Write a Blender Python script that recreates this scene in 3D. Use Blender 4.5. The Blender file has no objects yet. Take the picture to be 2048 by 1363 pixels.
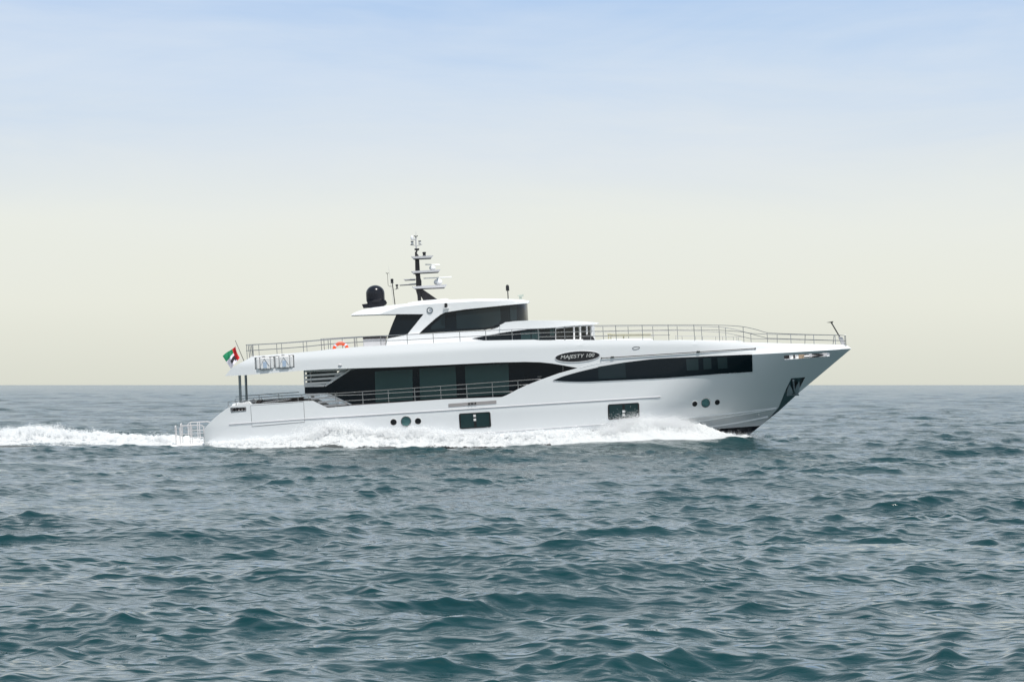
import bpy, math, random
import numpy as np
from mathutils import Vector, Matrix
from mathutils.geometry import delaunay_2d_cdt

random.seed(7)
RNG = np.random.default_rng(11)
R = math.radians
scene = bpy.context.scene
col = scene.collection

# ------------------------------------------------------------------ camera
CAM_H, FOC, DIST = 2.9, 5325.0, 125.0          # metres, focal length in photo pixels, metres
PITCH = math.atan(87.5 / FOC)
cam_d = bpy.data.cameras.new("camera")
cam_d.sensor_width = 36.0
cam_d.lens = FOC * 36.0 / 2048.0
cam_d.clip_start, cam_d.clip_end = 0.5, 60000.0
cam = bpy.data.objects.new("camera", cam_d)
col.objects.link(cam)
CAM_M = Matrix.Translation((0, 0, CAM_H)) @ Matrix.Rotation(math.pi / 2 + PITCH, 4, 'X')
cam.matrix_world = CAM_M
scene.camera = cam

# ------------------------------------------------------------------ light
SUN_DIR = Vector((0.20, -0.34, 0.92)).normalized()
SUN_EL = math.asin(SUN_DIR.z)
world = bpy.data.worlds.new("World")
scene.world = world
world.use_nodes = True
wt = world.node_tree
for n in list(wt.nodes):
    wt.nodes.remove(n)


def nd(t, kind, **kw):
    n = t.nodes.new(kind)
    for k, v in kw.items():
        setattr(n, k, v)
    return n


def build_world():
    t = wt
    L = t.links.new
    out = nd(t, 'ShaderNodeOutputWorld')
    bg = nd(t, 'ShaderNodeBackground')
    bg.inputs['Strength'].default_value = 0.1
    sky = nd(t, 'ShaderNodeTexSky', sky_type='NISHITA', sun_disc=False)
    sky.sun_elevation = SUN_EL
    sky.sun_rotation = math.atan2(SUN_DIR.x, SUN_DIR.y)
    sky.dust_density = 3.0
    tc = nd(t, 'ShaderNodeTexCoord')
    sep = nd(t, 'ShaderNodeSeparateXYZ')
    L(tc.outputs['Generated'], sep.inputs[0])
    # hazy air: cream at the horizon, then blue; bright band above added for sea reflections
    ramp = nd(t, 'ShaderNodeValToRGB')
    e = ramp.color_ramp.elements
    stops = [(0.0, (.68, .69, .605)), (0.03, (.765, .775, .69)), (0.06, (.765, .785, .725)),
             (0.085, (.665, .72, .755)), (0.115, (.51, .63, .79)), (0.15, (.35, .52, .78)), (0.18, (.77, .86, .92)), (0.33, (.78, .84, .88)),
             (0.55, (.32, .42, .52)), (1.0, (.24, .35, .48))]
    e[0].position, e[0].color = stops[0][0], (*stops[0][1], 1)
    e[1].position, e[1].color = stops[-1][0], (*stops[-1][1], 1)
    for p, c in stops[1:-1]:
        x = e.new(p)
        x.color = (*c, 1)
    # thin cirrus streaks wobble the height at which the haze clears
    mp = nd(t, 'ShaderNodeMapping')
    mp.inputs['Scale'].default_value = (3.2, 3.2, 15.0)
    mp.inputs['Rotation'].default_value = (0, R(3.0), 0)
    L(tc.outputs['Generated'], mp.inputs['Vector'])
    nz = nd(t, 'ShaderNodeTexNoise')
    nz.inputs['Scale'].default_value = 1.9
    nz.inputs['Detail'].default_value = 8.0
    nz.inputs['Roughness'].default_value = 0.62
    nz.inputs['Distortion'].default_value = 0.6
    L(mp.outputs[0], nz.inputs['Vector'])
    ma = nd(t, 'ShaderNodeMath', operation='MULTIPLY_ADD')
    ma.inputs[1].default_value = 0.07
    ma.inputs[2].default_value = -0.035
    L(nz.outputs['Fac'], ma.inputs[0])
    mm = nd(t, 'ShaderNodeMath', operation='MULTIPLY')
    fade = nd(t, 'ShaderNodeMapRange')
    fade.inputs['From Min'].default_value = 0.02
    fade.inputs['From Max'].default_value = 0.13
    L(sep.outputs['Z'], fade.inputs['Value'])
    L(ma.outputs[0], mm.inputs[0])
    L(fade.outputs[0], mm.inputs[1])
    add = nd(t, 'ShaderNodeMath', operation='ADD')
    L(sep.outputs['Z'], add.inputs[0])
    L(mm.outputs[0], add.inputs[1])
    L(add.outputs[0], ramp.inputs['Fac'])
    sc = nd(t, 'ShaderNodeVectorMath', operation='SCALE')
    sc.inputs['Scale'].default_value = 10.0
    n2 = nd(t, 'ShaderNodeTexNoise')
    n2.inputs['Scale'].default_value = 1.1
    n2.inputs['Detail'].default_value = 6.0
    n2.inputs['Roughness'].default_value = .58
    n2.inputs['Distortion'].default_value = .4
    L(mp.outputs[0], n2.inputs['Vector'])
    cl = nd(t, 'ShaderNodeMapRange')
    cl.inputs['From Min'].default_value = .35
    cl.inputs['From Max'].default_value = .72
    cl.inputs['To Min'].default_value = .0
    cl.inputs['To Max'].default_value = .55
    L(n2.outputs['Fac'], cl.inputs['Value'])
    cm = nd(t, 'ShaderNodeMath', operation='MULTIPLY')
    L(cl.outputs[0], cm.inputs[0])
    L(fade.outputs[0], cm.inputs[1])
    cmix = nd(t, 'ShaderNodeMix', data_type='RGBA')
    cmix.inputs['B'].default_value = (.74, .77, .81, 1)
    L(cm.outputs[0], cmix.inputs['Factor'])
    L(ramp.outputs['Color'], cmix.inputs['A'])
    L(cmix.outputs['Result'], sc.inputs[0])
    mix = nd(t, 'ShaderNodeMix', data_type='RGBA')
    mix.inputs['Factor'].default_value = 0.88
    L(sky.outputs[0], mix.inputs['A'])
    L(sc.outputs[0], mix.inputs['B'])
    L(mix.outputs['Result'], bg.inputs['Color'])
    L(bg.outputs[0], out.inputs[0])


build_world()
sun_d = bpy.data.lights.new("sun", 'SUN')
sun_d.energy = 3.7
sun_d.angle = R(0.5)
sun_d.color = (1.0, 0.96, 0.90)
sun = bpy.data.objects.new("sun", sun_d)
col.objects.link(sun)
sun.rotation_euler = (-SUN_DIR).to_track_quat('-Z', 'Y').to_euler()
vs = scene.view_settings
vs.view_transform = 'Standard'
vs.look = 'None'
vs.exposure = 0.22
vs.gamma = 1.0
vs.use_curve_mapping = False
scene.cycles.max_bounces = 14
scene.cycles.diffuse_bounces = 12
scene.cycles.transparent_max_bounces = 12
scene.cycles.caustics_reflective = False
scene.cycles.sample_clamp_indirect = 6.0
scene.cycles.sample_clamp_direct = 4.0

# ------------------------------------------------------------------ frames
BOAT = (Matrix.Translation((-0.5, DIST, 0.0)) @ Matrix.Rotation(R(3.0), 4, 'Z')
        @ Matrix.Rotation(R(-3.0), 4, 'Y') @ Matrix.Rotation(R(0.8), 4, 'X'))
BINV = BOAT.inverted()
CAM_L = BINV @ CAM_M.translation
WAKE = Matrix.Translation((-0.5, DIST, 0.0)) @ Matrix.Rotation(R(3.0), 4, 'Z')


def P(px, py, y):
    """photo pixel -> point of the boat's own frame on the fore-and-aft plane at half breadth y"""
    d = CAM_M.to_3x3() @ Vector(((px - 1024.0) / FOC, -(py - 681.5) / FOC, -1.0))
    d = BINV.to_3x3() @ d
    t = (y - CAM_L.y) / d.y
    return CAM_L + d * t


def SP(px, py, surf):
    y = -2.6
    p = None
    for _ in range(14):
        p = P(px, py, y)
        y = 0.5 * y + 0.5 * (-surf(p.x, p.z))
    return P(px, py, y)


def XZ(pts, surf):
    out = []
    for px, py in pts:
        p = SP(px, py, surf)
        out.append((p.x, p.z))
    return out


def XZc(pts, y):
    return [(P(a, b, y).x, P(a, b, y).z) for a, b in pts]


# ------------------------------------------------------------------ materials
def mat(name, rgb, rough=0.4, metal=0.0, spec=0.5, coat=0.0, vary=0.0, vscale=3.0, bump=0.0, bscale=40.0):
    m = bpy.data.materials.new(name)
    m.use_nodes = True
    t = m.node_tree
    b = t.nodes['Principled BSDF']
    b.inputs['Base Color'].default_value = (*rgb, 1)
    b.inputs['Roughness'].default_value = rough
    b.inputs['Metallic'].default_value = metal
    b.inputs['Specular IOR Level'].default_value = spec
    b.inputs['Coat Weight'].default_value = coat
    b.inputs['Coat Roughness'].default_value = 0.05
    tc = nd(t, 'ShaderNodeTexCoord')
    if vary > 0:
        nz = nd(t, 'ShaderNodeTexNoise')
        nz.inputs['Scale'].default_value = vscale
        nz.inputs['Detail'].default_value = 5
        t.links.new(tc.outputs['Object'], nz.inputs['Vector'])
        mx = nd(t, 'ShaderNodeMix', data_type='RGBA')
        mx.inputs['A'].default_value = (*[c * (1 - vary) for c in rgb], 1)
        mx.inputs['B'].default_value = (*[min(1, c * (1 + vary)) for c in rgb], 1)
        t.links.new(nz.outputs['Fac'], mx.inputs['Factor'])
        t.links.new(mx.outputs['Result'], b.inputs['Base Color'])
    if bump > 0:
        nz2 = nd(t, 'ShaderNodeTexNoise')
        nz2.inputs['Scale'].default_value = bscale
        t.links.new(tc.outputs['Object'], nz2.inputs['Vector'])
        bp = nd(t, 'ShaderNodeBump')
        bp.inputs['Strength'].default_value = bump
        bp.inputs['Distance'].default_value = 0.01
        t.links.new(nz2.outputs['Fac'], bp.inputs['Height'])
        t.links.new(bp.outputs[0], b.inputs['Normal'])
    return m


WHITE = mat('white_gelcoat', (.80, .815, .83), .22, coat=.3, vary=.015, vscale=.6)
WHITE2 = mat('white_paint_matt', (.78, .78, .78), .45, vary=.02)
GREYW = mat('pale_grey_paint', (.55, .55, .57), .45, vary=.04)
GLASS = mat('dark_window_glass', (.006, .010, .014), .06, spec=.35, vary=.2, vscale=.7)
PANE = mat('teal_window_pane', (.022, .045, .048), .05, spec=.4, vary=.25, vscale=.5)
PANE3 = mat('grey_window_pane', (.020, .034, .038), .05, spec=.4, vary=.2, vscale=.6)
PANES = mat('saloon_window_pane', (.045, .090, .088), .05, spec=.4, vary=.25, vscale=.5)
PANE2 = mat('slate_window_pane', (.014, .024, .029), .05, spec=.4, vary=.2, vscale=.6)
SEAPANE = mat('green_porthole_glass', (.10, .22, .22), .08, vary=.5, vscale=6.0)
BLACK = mat('black_paint', (.012, .012, .014), .35, vary=.2)
NAVY = mat('navy_dome_paint', (.008, .009, .014), .22, spec=.35)
BROWNBLK = mat('dark_mast_paint', (.020, .017, .019), .32, vary=.2)
STEEL = mat('polished_steel', (.42, .42, .42), .22, metal=.85, vary=.1, vscale=20)
STEELD = mat('brushed_steel_dark', (.20, .235, .25), .30, metal=.85, vary=.25, vscale=4)
GREY = mat('grey_paint', (.42, .42, .43), .5, vary=.06)
TAUPE = mat('taupe_upholstery', (.17, .145, .135), .75, vary=.1, vscale=8, bump=.3)
SEAM = mat('dark_seam', (.08, .085, .09), .6)
ORANGE = mat('orange_buoy', (.80, .085, .012), .45, vary=.08)
TAN = mat('tan_teak', (.36, .27, .19), .6, vary=.25, vscale=10)
OLIVE = mat('olive_beige_metal', (.38, .36, .25), .5, vary=.1)
ANTIF = mat('antifouling', (.010, .011, .017), .45, vary=.2)
GALV = mat('galvanised_steel', (.36, .40, .43), .45, metal=.2, vary=.15, vscale=6)
PALEBLUE = mat('pale_blue_label', (.42, .52, .66), .5)
SILVER = mat('silver_lettering', (.72, .72, .70), .35, metal=.2)
RED = mat('flag_red', (.62, .012, .018), .7, bump=.2)
GREEN = mat('flag_green', (.004, .20, .085), .7, bump=.2)
FWHITE = mat('flag_white', (.66, .63, .70), .7, bump=.2)
FBLACK = mat('flag_black', (.015, .015, .02), .7, bump=.2)


def clear_glass():
    m = bpy.data.materials.new('clear_tinted_glass')
    m.use_nodes = True
    t = m.node_tree
    for n in list(t.nodes):
        t.nodes.remove(n)
    o = nd(t, 'ShaderNodeOutputMaterial')
    a = nd(t, 'ShaderNodeBsdfTransparent')
    a.inputs['Color'].default_value = (.90, .94, .92, 1)
    g = nd(t, 'ShaderNodeBsdfGlossy')
    g.inputs['Roughness'].default_value = .03
    f = nd(t, 'ShaderNodeFresnel')
    f.inputs['IOR'].default_value = 1.45
    mx = nd(t, 'ShaderNodeMixShader')
    t.links.new(f.outputs[0], mx.inputs[0])
    t.links.new(a.outputs[0], mx.inputs[1])
    t.links.new(g.outputs[0], mx.inputs[2])
    t.links.new(mx.outputs[0], o.inputs[0])
    return m


CLEAR = clear_glass()


# ------------------------------------------------------------------ mesh builder
class MB:
    def __init__(self):
        self.v, self.f, self.m = [], [], []
        self.k = 0

    def add(self, vs, fs, flip=False):
        o = len(self.v)
        self.v += [tuple(p) for p in vs]
        for f in fs:
            g = tuple(o + i for i in f)
            self.f.append(g[::-1] if flip else g)
            self.m.append(self.k)
        return self

    def box(self, c, s, mtx=None):
        x, y, z = (q / 2 for q in s)
        vs = [Vector((i * x, j * y, k * z)) for i in (-1, 1) for j in (-1, 1) for k in (-1, 1)]
        if mtx is not None:
            vs = [mtx @ q for q in vs]
        vs = [q + Vector(c) for q in vs]
        return self.add(vs, [(0, 1, 3, 2), (4, 6, 7, 5), (0, 4, 5, 1), (2, 3, 7, 6), (0, 2, 6, 4), (1, 5, 7, 3)])

    def rbox(self, c, s, r=0.02):
        """box with chamfered edges (prism of a rounded XZ outline, chamfered towards the sides)"""
        x, y, z = (q / 2 for q in s)
        r = min(r, x * .9, z * .9, y * .9)
        def ring(k, yy):
            pts = []
            for sx, sz, a0 in ((1, 1, 0), (-1, 1, 90), (-1, -1, 180), (1, -1, 270)):
                for a in (0, 30, 60, 90):
                    an = R(a0 + a)
                    pts.append((c[0] + sx * (x - r) + math.cos(an) * r * k, c[1] + yy, c[2] + sz * (z - r) + math.sin(an) * r * k))
            return pts
        rings = [ring(.35, -y), ring(.8, -y + r * .3), ring(1, -y + r), ring(1, y - r), ring(.8, y - r * .3), ring(.35, y)]
        n = len(rings[0])
        vs = [p for q in rings for p in q]
        fs = []
        for a in range(len(rings) - 1):
            for i in range(n):
                j = (i + 1) % n
                fs.append((a * n + i, a * n + j, (a + 1) * n + j, (a + 1) * n + i))
        fs.append(tuple(range(n))[::-1])
        fs.append(tuple((len(rings) - 1) * n + i for i in range(n)))
        return self.add(vs, fs, True)

    def tube(self, pts, r, n=8, closed=False, r2=None):
        pts = [Vector(p) for p in pts]
        m = len(pts)
        vs = []
        up = None
        for i, p in enumerate(pts):
            if closed:
                d = (pts[(i + 1) % m] - pts[i - 1])
            else:
                d = pts[min(i + 1, m - 1)] - pts[max(i - 1, 0)]
            d.normalize()
            if up is None:
                up = d.orthogonal().normalized()
            a = (up - d * up.dot(d)).normalized()
            up = a
            b = d.cross(a)
            rr = r if r2 is None else r + (r2 - r) * i / (m - 1)
            for k in range(n):
                an = 2 * math.pi * k / n
                vs.append(p + (a * math.cos(an) + b * math.sin(an)) * rr)
        fs = []
        for i in range(m if closed else m - 1):
            j = (i + 1) % m
            for k in range(n):
                l = (k + 1) % n
                fs.append((i * n + k, i * n + l, j * n + l, j * n + k))
        if not closed:
            fs.append(tuple(range(n))[::-1])
            fs.append(tuple((m - 1) * n + k for k in range(n)))
        return self.add(vs, fs)

    def lathe(self, c, prof, n=24, mtx=None, sx=1.0, sy=1.0):
        vs = []
        for r, z in prof:
            for k in range(n):
                a = 2 * math.pi * k / n
                p = Vector((r * math.cos(a) * sx, r * math.sin(a) * sy, z))
                if mtx is not None:
                    p = mtx @ p
                vs.append(p + Vector(c))
        fs = []
        for i in range(len(prof) - 1):
            for k in range(n):
                l = (k + 1) % n
                fs.append((i * n + k, i * n + l, (i + 1) * n + l, (i + 1) * n + k))
        fs.append(tuple(range(n))[::-1])
        fs.append(tuple((len(prof) - 1) * n + k for k in range(n)))
        return self.add(vs, fs)

    def prism(self, xz, y0, y1, bev=0.0):
        """outline in X/Z extruded between two half breadths"""
        n = len(xz)
        cx = sum(p[0] for p in xz) / n
        cz = sum(p[1] for p in xz) / n
        def ring(y, inset):
            o = []
            for x, z in xz:
                d = math.hypot(x - cx, z - cz) or 1
                q = max(0.0, 1 - inset / d)
                o.append((cx + (x - cx) * q, y, cz + (z - cz) * q))
            return o
        rs = [ring(y0, bev), ring(y0 + bev, 0), ring(y1 - bev, 0), ring(y1, bev)] if bev else [ring(y0, 0), ring(y1, 0)]
        vs = [p for q in rs for p in q]
        area = sum(xz[i][0] * xz[(i + 1) % n][1] - xz[(i + 1) % n][0] * xz[i][1] for i in range(n))
        fs = []
        for a in range(len(rs) - 1):
            for i in range(n):
                j = (i + 1) % n
                fs.append((a * n + i, a * n + j, (a + 1) * n + j, (a + 1) * n + i))
        fs.append(tuple(range(n))[::-1])
        fs.append(tuple((len(rs) - 1) * n + i for i in range(n)))
        return self.add(vs, fs, flip=area > 0)

    def build(self, name, mats, parent=None, base=None, smooth=True, angle=32):
        me = bpy.data.meshes.new(name)
        vs = self.v
        if base is not None:
            b = Vector(base)
            vs = [tuple(Vector(p) - b) for p in vs]
        me.from_pydata(vs, [], self.f)
        mats = mats if isinstance(mats, (list, tuple)) else [mats]
        for q in mats:
            me.materials.append(q)
        if len(mats) > 1:
            me.polygons.foreach_set('material_index', self.m)
        if smooth:
            me.polygons.foreach_set('use_smooth', [True] * len(me.polygons))
            me.set_sharp_from_angle(angle=R(angle))
        me.update()
        o = bpy.data.objects.new(name, me)
        col.objects.link(o)
        if parent is not None:
            o.parent = parent
        return o


def tag(o, label=None, cat=None, group=None, kind=None):
    if label:
        o['label'] = label
    if cat:
        o['category'] = cat
    if group:
        o['group'] = group
    if kind:
        o['kind'] = kind
    return o


def thing(name, base, label, cat, group=None):
    """an Empty at the thing's base, standing in the boat's frame"""
    o = bpy.data.objects.new(name, None)
    o.empty_display_size = 0.3
    col.objects.link(o)
    o.matrix_world = BOAT @ Matrix.Translation(base)
    return tag(o, label, cat, group)


# ------------------------------------------------------------------ surface panels
def densify(poly, step, closed=True):
    out = []
    n = len(poly)
    for i in range(n if closed else n - 1):
        a, b = poly[i], poly[(i + 1) % n]
        L = math.hypot(b[0] - a[0], b[1] - a[1])
        k = max(1, int(math.ceil(L / step)))
        for j in range(k):
            out.append((a[0] + (b[0] - a[0]) * j / k, a[1] + (b[1] - a[1]) * j / k))
    if not closed:
        out.append(poly[-1])
    return out


def smooth_line(pts, n=6):
    """Catmull-Rom through the points"""
    out = []
    m = len(pts)
    for i in range(m - 1):
        p0, p1, p2, p3 = pts[max(i - 1, 0)], pts[i], pts[i + 1], pts[min(i + 2, m - 1)]
        for k in range(n):
            t = k / n
            q = []
            for c in range(len(p1)):
                q.append(.5 * (2 * p1[c] + (p2[c] - p0[c]) * t + (2 * p0[c] - 5 * p1[c] + 4 * p2[c] - p3[c]) * t * t
                               + (3 * p1[c] - p0[c] - 3 * p2[c] + p3[c]) * t ** 3))
            out.append(tuple(q))
    out.append(tuple(pts[-1]))
    return out


def inside(poly, pts):
    px = np.array([p[0] for p in poly])
    pz = np.array([p[1] for p in poly])
    qx, qz = np.roll(px, -1), np.roll(pz, -1)
    x = pts[:, 0:1]
    z = pts[:, 1:2]
    c = ((pz[None] > z) != (qz[None] > z))
    with np.errstate(divide='ignore', invalid='ignore'):
        xi = (qx - px)[None] * (z - pz[None]) / (qz - pz)[None] + px[None]
    return (np.sum(c & (x < xi), axis=1) % 2) == 1


def segdist(poly, pts):
    a = np.array(poly)
    b = np.roll(a, -1, 0)
    d = np.full(len(pts), 1e9)
    for i in range(len(a)):
        v = b[i] - a[i]
        w = pts - a[i]
        t = np.clip((w @ v) / max(v @ v, 1e-12), 0, 1)
        d = np.minimum(d, np.hypot(*(w - t[:, None] * v).T))
    return d


def panel(mb, outline, surf, holes=(), step=0.25, stepz=0.15, off=0.0, rim=0.0, rims=None, mirror=True, creases=(), near=True, xs=None):
    """a skin: X/Z outline with holes, laid on the surface half-breadth surf(X,Z) (+off), with lips turned inboard"""
    ol = densify(outline, step)
    hs = [densify(h, step) for h in holes]
    pts = list(ol)
    edges = [(i, (i + 1) % len(ol)) for i in range(len(ol))]
    for h in hs:
        o = len(pts)
        pts += h
        edges += [(o + i, o + (i + 1) % len(h)) for i in range(len(h))]
    for c in creases:
        c = densify(c, step, False)
        o = len(pts)
        pts += c
        edges += [(o + i, o + i + 1) for i in range(len(c) - 1)]
    A = np.array(ol)
    x0, z0 = A.min(0)
    x1, z1 = A.max(0)
    gx = np.arange(x0 + step / 2, x1, step) if xs is None else np.array([q for q in xs if x0 < q < x1])
    gz = np.arange(z0 + stepz / 2, z1, stepz)
    if len(gx) and len(gz):
        G = np.stack(np.meshgrid(gx, gz), -1).reshape(-1, 2)
        k = inside(ol, G) & (segdist(ol, G) > stepz * .45)
        for h in hs:
            k &= ~inside(h, G) & (segdist(h, G) > stepz * .35)
        for c in creases:
            cc = densify(c, step, False)
            k &= segdist(cc + cc[::-1], G) > stepz * .4
        pts += [tuple(g) for g in G[k]]
    r = delaunay_2d_cdt([Vector(p) for p in pts], edges, [], 0, 1e-6)
    V = np.array([(p.x, p.y) for p in r[0]])
    F = [tuple(f) for f in r[2]]
    C = np.array([V[list(f)].mean(0) for f in F])
    k = inside(ol, C)
    for h in hs:
        k &= ~inside(h, C)
    F = [f for f, q in zip(F, k) if q]
    F2 = []
    for f in F:
        a, b, c = (V[i] for i in f[:3])
        ar = (b[0] - a[0]) * (c[1] - a[1]) - (b[1] - a[1]) * (c[0] - a[0])
        F2.append(f if ar > 0 else f[::-1])
    F = F2
    y = np.array([-(max(0.0, surf(p[0], p[1])) + off) if surf(p[0], p[1]) > 1e-4 else -off * .2 for p in V])
    vs = [(V[i][0], y[i], V[i][1]) for i in range(len(V))]
    fs = list(F)
    if rim > 0:
        cnt = {}
        for f in F:
            for i in range(3):
                cnt[(f[i], f[(i + 1) % 3])] = 1
        bnd = [e for e in cnt if (e[1], e[0]) not in cnt]
        mp = {}
        for a, b in bnd:
            for i in (a, b):
                if i not in mp:
                    mp[i] = len(vs)
                    vs.append((V[i][0], min(-0.002, y[i] + rim) if y[i] < -0.01 else y[i], V[i][1]))
        fs += [(b, a, mp[a], mp[b]) for a, b in bnd]
    if near:
        mb.add(vs, fs)
    if mirror:
        mb.add([(a, -b, c) for a, b, c in vs], fs, True)
    return mb


def bridge(mb, line, half, n=6, camber=0.0, flip=False):
    """a surface spanning from starboard to port along an X/Z line"""
    m = len(line)
    vs = []
    for x, z in line:
        h = half(x, z) if callable(half) else half
        for k in range(n + 1):
            u = -1 + 2 * k / n
            vs.append((x, u * h, z + camber * (1 - u * u)))
    fs = []
    for i in range(m - 1):
        for k in range(n):
            a = i * (n + 1) + k
            fs.append((a, a + n + 1, a + n + 2, a + 1))
    return mb.add(vs, fs, flip)


def line_strip(mb, xz, surf, r, off=0.0, mirror=True, n=6):
    """a round moulding following a line on a surface"""
    xz = densify(xz, .3, False)
    pts = [(x, -(surf(x, z) + off), z) for x, z in xz]
    mb.tube(pts, r, n)
    if mirror:
        mb.tube([(a, -b, c) for a, b, c in pts], r, n)
    return mb


# ------------------------------------------------------------------ hull form
STEM_PX = [(1691, 689), (1697, 692), (1702.5, 697), (1646.7, 744), (1597.5, 785), (1558, 821.6), (1530.6, 843), (1506, 863), (1478, 884)]
STEM = XZc(STEM_PX, 0.0)
ZK1 = STEM[2][1]
STEM_Z = [p[1] for p in STEM][::-1]
STEM_X = [p[0] for p in STEM][::-1]
STEM_Z = [-1.0] + STEM_Z + [STEM_Z[-1] + 1.0]
STEM_X = [STEM_X[0] - 2.2] + STEM_X + [STEM_X[-1] - 0.6]
ZK2 = ZK1 - 0.92
CREASE_X, CREASE_Z = [], []


def interp(x, xs, ys):
    if x <= xs[0]:
        return ys[0]
    for i in range(len(xs) - 1):
        if x <= xs[i + 1]:
            t = (x - xs[i]) / (xs[i + 1] - xs[i] or 1)
            return ys[i] + (ys[i + 1] - ys[i]) * t
    return ys[-1]


def hull(x, z):
    xs = interp(z, STEM_Z, STEM_X)
    d = xs - x
    if d <= 0:
        return 0.0
    B = interp(z, [-1, 0, .65, 1.75, 3.0, 5.0], [2.55, 3.20, 3.34, 3.46, 3.50, 3.50])
    Lz = interp(z, [-1, 0.3, 1.0, 1.4, ZK2, ZK1, 4.3], [14., 11.5, 8.6, 8.4, 8.2, 8.0, 8.0])
    nz = interp(z, [-1, 0.3, 1.0, 1.4, ZK2, ZK1, 4.3], [1.6, 1.8, 2.1, 2.15, 2.3, 2.45, 2.45])
    t = min(d / Lz, 1.0)
    b = B * (1 - (1 - t) ** nz)
    if CREASE_X:
        zc = interp(x, CREASE_X, CREASE_Z)
        if z > zc:
            b -= 0.22 * (z - zc)
    # stern quarters pinch in a little
    if x < -9:
        b -= 0.012 * (-9 - x) ** 2 * (1.0 if z < 3 else .5)
    return max(b, 0.0)


_c = XZ([(470, 730), (590, 717), (790, 706), (990, 694), (1120, 690), (1290, 688), (1480, 688), (1560, 692), (1640, 696)], hull)
CREASE_X, CREASE_Z = [p[0] for p in _c], [p[1] for p in _c]

# ------------------------------------------------------------------ outlines traced from the yacht's side
TOP_PX = [(463.4, 735), (476, 728), (489, 721), (502.7, 713.6), (511.6, 712.2), (546, 708.5), (587.3, 705.5), (630, 701.5), (663, 697.6),
          (724.7, 692.5), (812, 688), (900, 684), (969, 680.6), (1068, 678.8), (1078, 680), (1187, 679.7), (1282.7, 679.6), (1385, 681),
          (1438, 682.3), (1485.5, 683.8), (1534, 685.3), (1610, 687.5), (1691, 689)]
LOW_PX = [(409, 893), (408.5, 858), (411, 854), (420, 844), (430, 834.5), (441, 825.5), (452, 817.5), (463, 811.2), (475, 809.3), (500, 807.5), (560, 804.8), (611, 801.4), (626, 801),
          (655, 814.8), (700, 811), (800, 804), (890, 798), (1003, 793.6)]
DIAG_PX = [(1003, 793.6), (1013, 790), (1036.6, 777.4), (1054.4, 769.3), (1082, 758.6), (1118, 745.9), (1155.3, 735.4)]
UP_PX = [(1155.3, 735.4), (1125.6, 730), (1104, 726.4), (1080, 724), (1048.4, 723.2), (989, 724.6), (931, 727.2), (890, 729.2), (788, 733.7), (701, 736.4),
         (649.4, 738), (607.8, 740.4), (548, 745.4), (489, 749.8), (470, 750.8), (449.6, 751.6)]

top_xz = XZ(TOP_PX, hull)
low_xz = XZ(LOW_PX, hull)
diag_xz = XZ(DIAG_PX, hull)
up_xz = XZ(UP_PX, hull)
stem_xz = STEM[2:]
bottom = [(STEM_X[0], -1.0), (-13.35, -1.0)]
outline = [(STEM[1][0] - .01, STEM[1][1])] + stem_xz + bottom + low_xz + diag_xz[1:] + up_xz[1:] + top_xz[:-1] + [(STEM[0][0] - 0.01, STEM[0][1])]

BOWHOLE_PX = [(1568, 710.8), (1610, 707.8), (1655, 705), (1660, 706), (1659, 712), (1612, 715.8), (1569.5, 719), (1568, 716)]
ANCH_PX = [(1582.5, 756), (1610.5, 754), (1597, 779.5), (1590, 783), (1571.5, 783.5), (1572, 778)]
FAIR_PX = [(461.2, 815.3), (491.6, 813.9), (492, 820.6), (462.5, 823)]
RAFT_PX = [(509, 714.6), (588, 708.3), (589, 735), (510, 739)]
bowhole = XZ(BOWHOLE_PX, hull)
anchhole = XZ(ANCH_PX, hull)
fairhole = XZ(FAIR_PX, hull)
rafthole = XZ(RAFT_PX, hull)


def circle_xz(px, py, r, surf, n=20):
    p = SP(px, py, surf)
    return [(p.x + r * math.cos(2 * math.pi * k / n), p.z + r * math.sin(2 * math.pi * k / n)) for k in range(n)]


PORTS = [(787, 843.8, .155, False), (812, 842.0, .225, True), (836, 841.8, .155, False),
         (1389.5, 807.2, .135, False), (1411.5, 804.8, .215, True), (1434.5, 804.0, .135, False)]
port_holes = [circle_xz(a, b, r, hull) for a, b, r, g in PORTS]

# ------------------------------------------------------------------ the yacht
yacht = bpy.data.objects.new('motor_yacht', None)
col.objects.link(yacht)
yacht.matrix_world = BOAT
tag(yacht, 'large white motor yacht with dark glass, black mast and long railings speeding across the sea', 'yacht')


def hull_material():
    m = WHITE.copy()
    m.name = 'hull_gelcoat'
    t = m.node_tree
    b = t.nodes['Principled BSDF']
    tc = nd(t, 'ShaderNodeTexCoord')
    s = nd(t, 'ShaderNodeSeparateXYZ')
    t.links.new(tc.outputs['Object'], s.inputs[0])
    gt = nd(t, 'ShaderNodeMath', operation='LESS_THAN')
    gt.inputs[1].default_value = 0.33
    t.links.new(s.outputs['Z'], gt.inputs[0])
    mx = nd(t, 'ShaderNodeMix', data_type='RGBA')
    src = b.inputs['Base Color'].links[0].from_socket
    t.links.new(gt.outputs[0], mx.inputs['Factor'])
    t.links.new(src, mx.inputs['A'])
    mx.inputs['B'].default_value = (.010, .011, .017, 1)
    t.links.new(mx.outputs['Result'], b.inputs['Base Color'])
    return m


HULLM = hull_material()
k1 = [(x, ZK1) for x in np.linspace(6.0, 16.0, 30)]
k2 = [(x, ZK2) for x in np.linspace(STEM[2][0] - 4.95, STEM[2][0] - 1.35, 14)]
k1 = [(x, z) for x, z in k1 if x < STEM[2][0] - .12 and z < interp(x, [p[0] for p in top_xz], [p[1] for p in top_xz]) - .03]
mb = MB()
panel(mb, outline, hull, [bowhole, anchhole, fairhole, rafthole] + port_holes, step=.22, stepz=.12, rim=.10, creases=[k1, k2])
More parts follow.
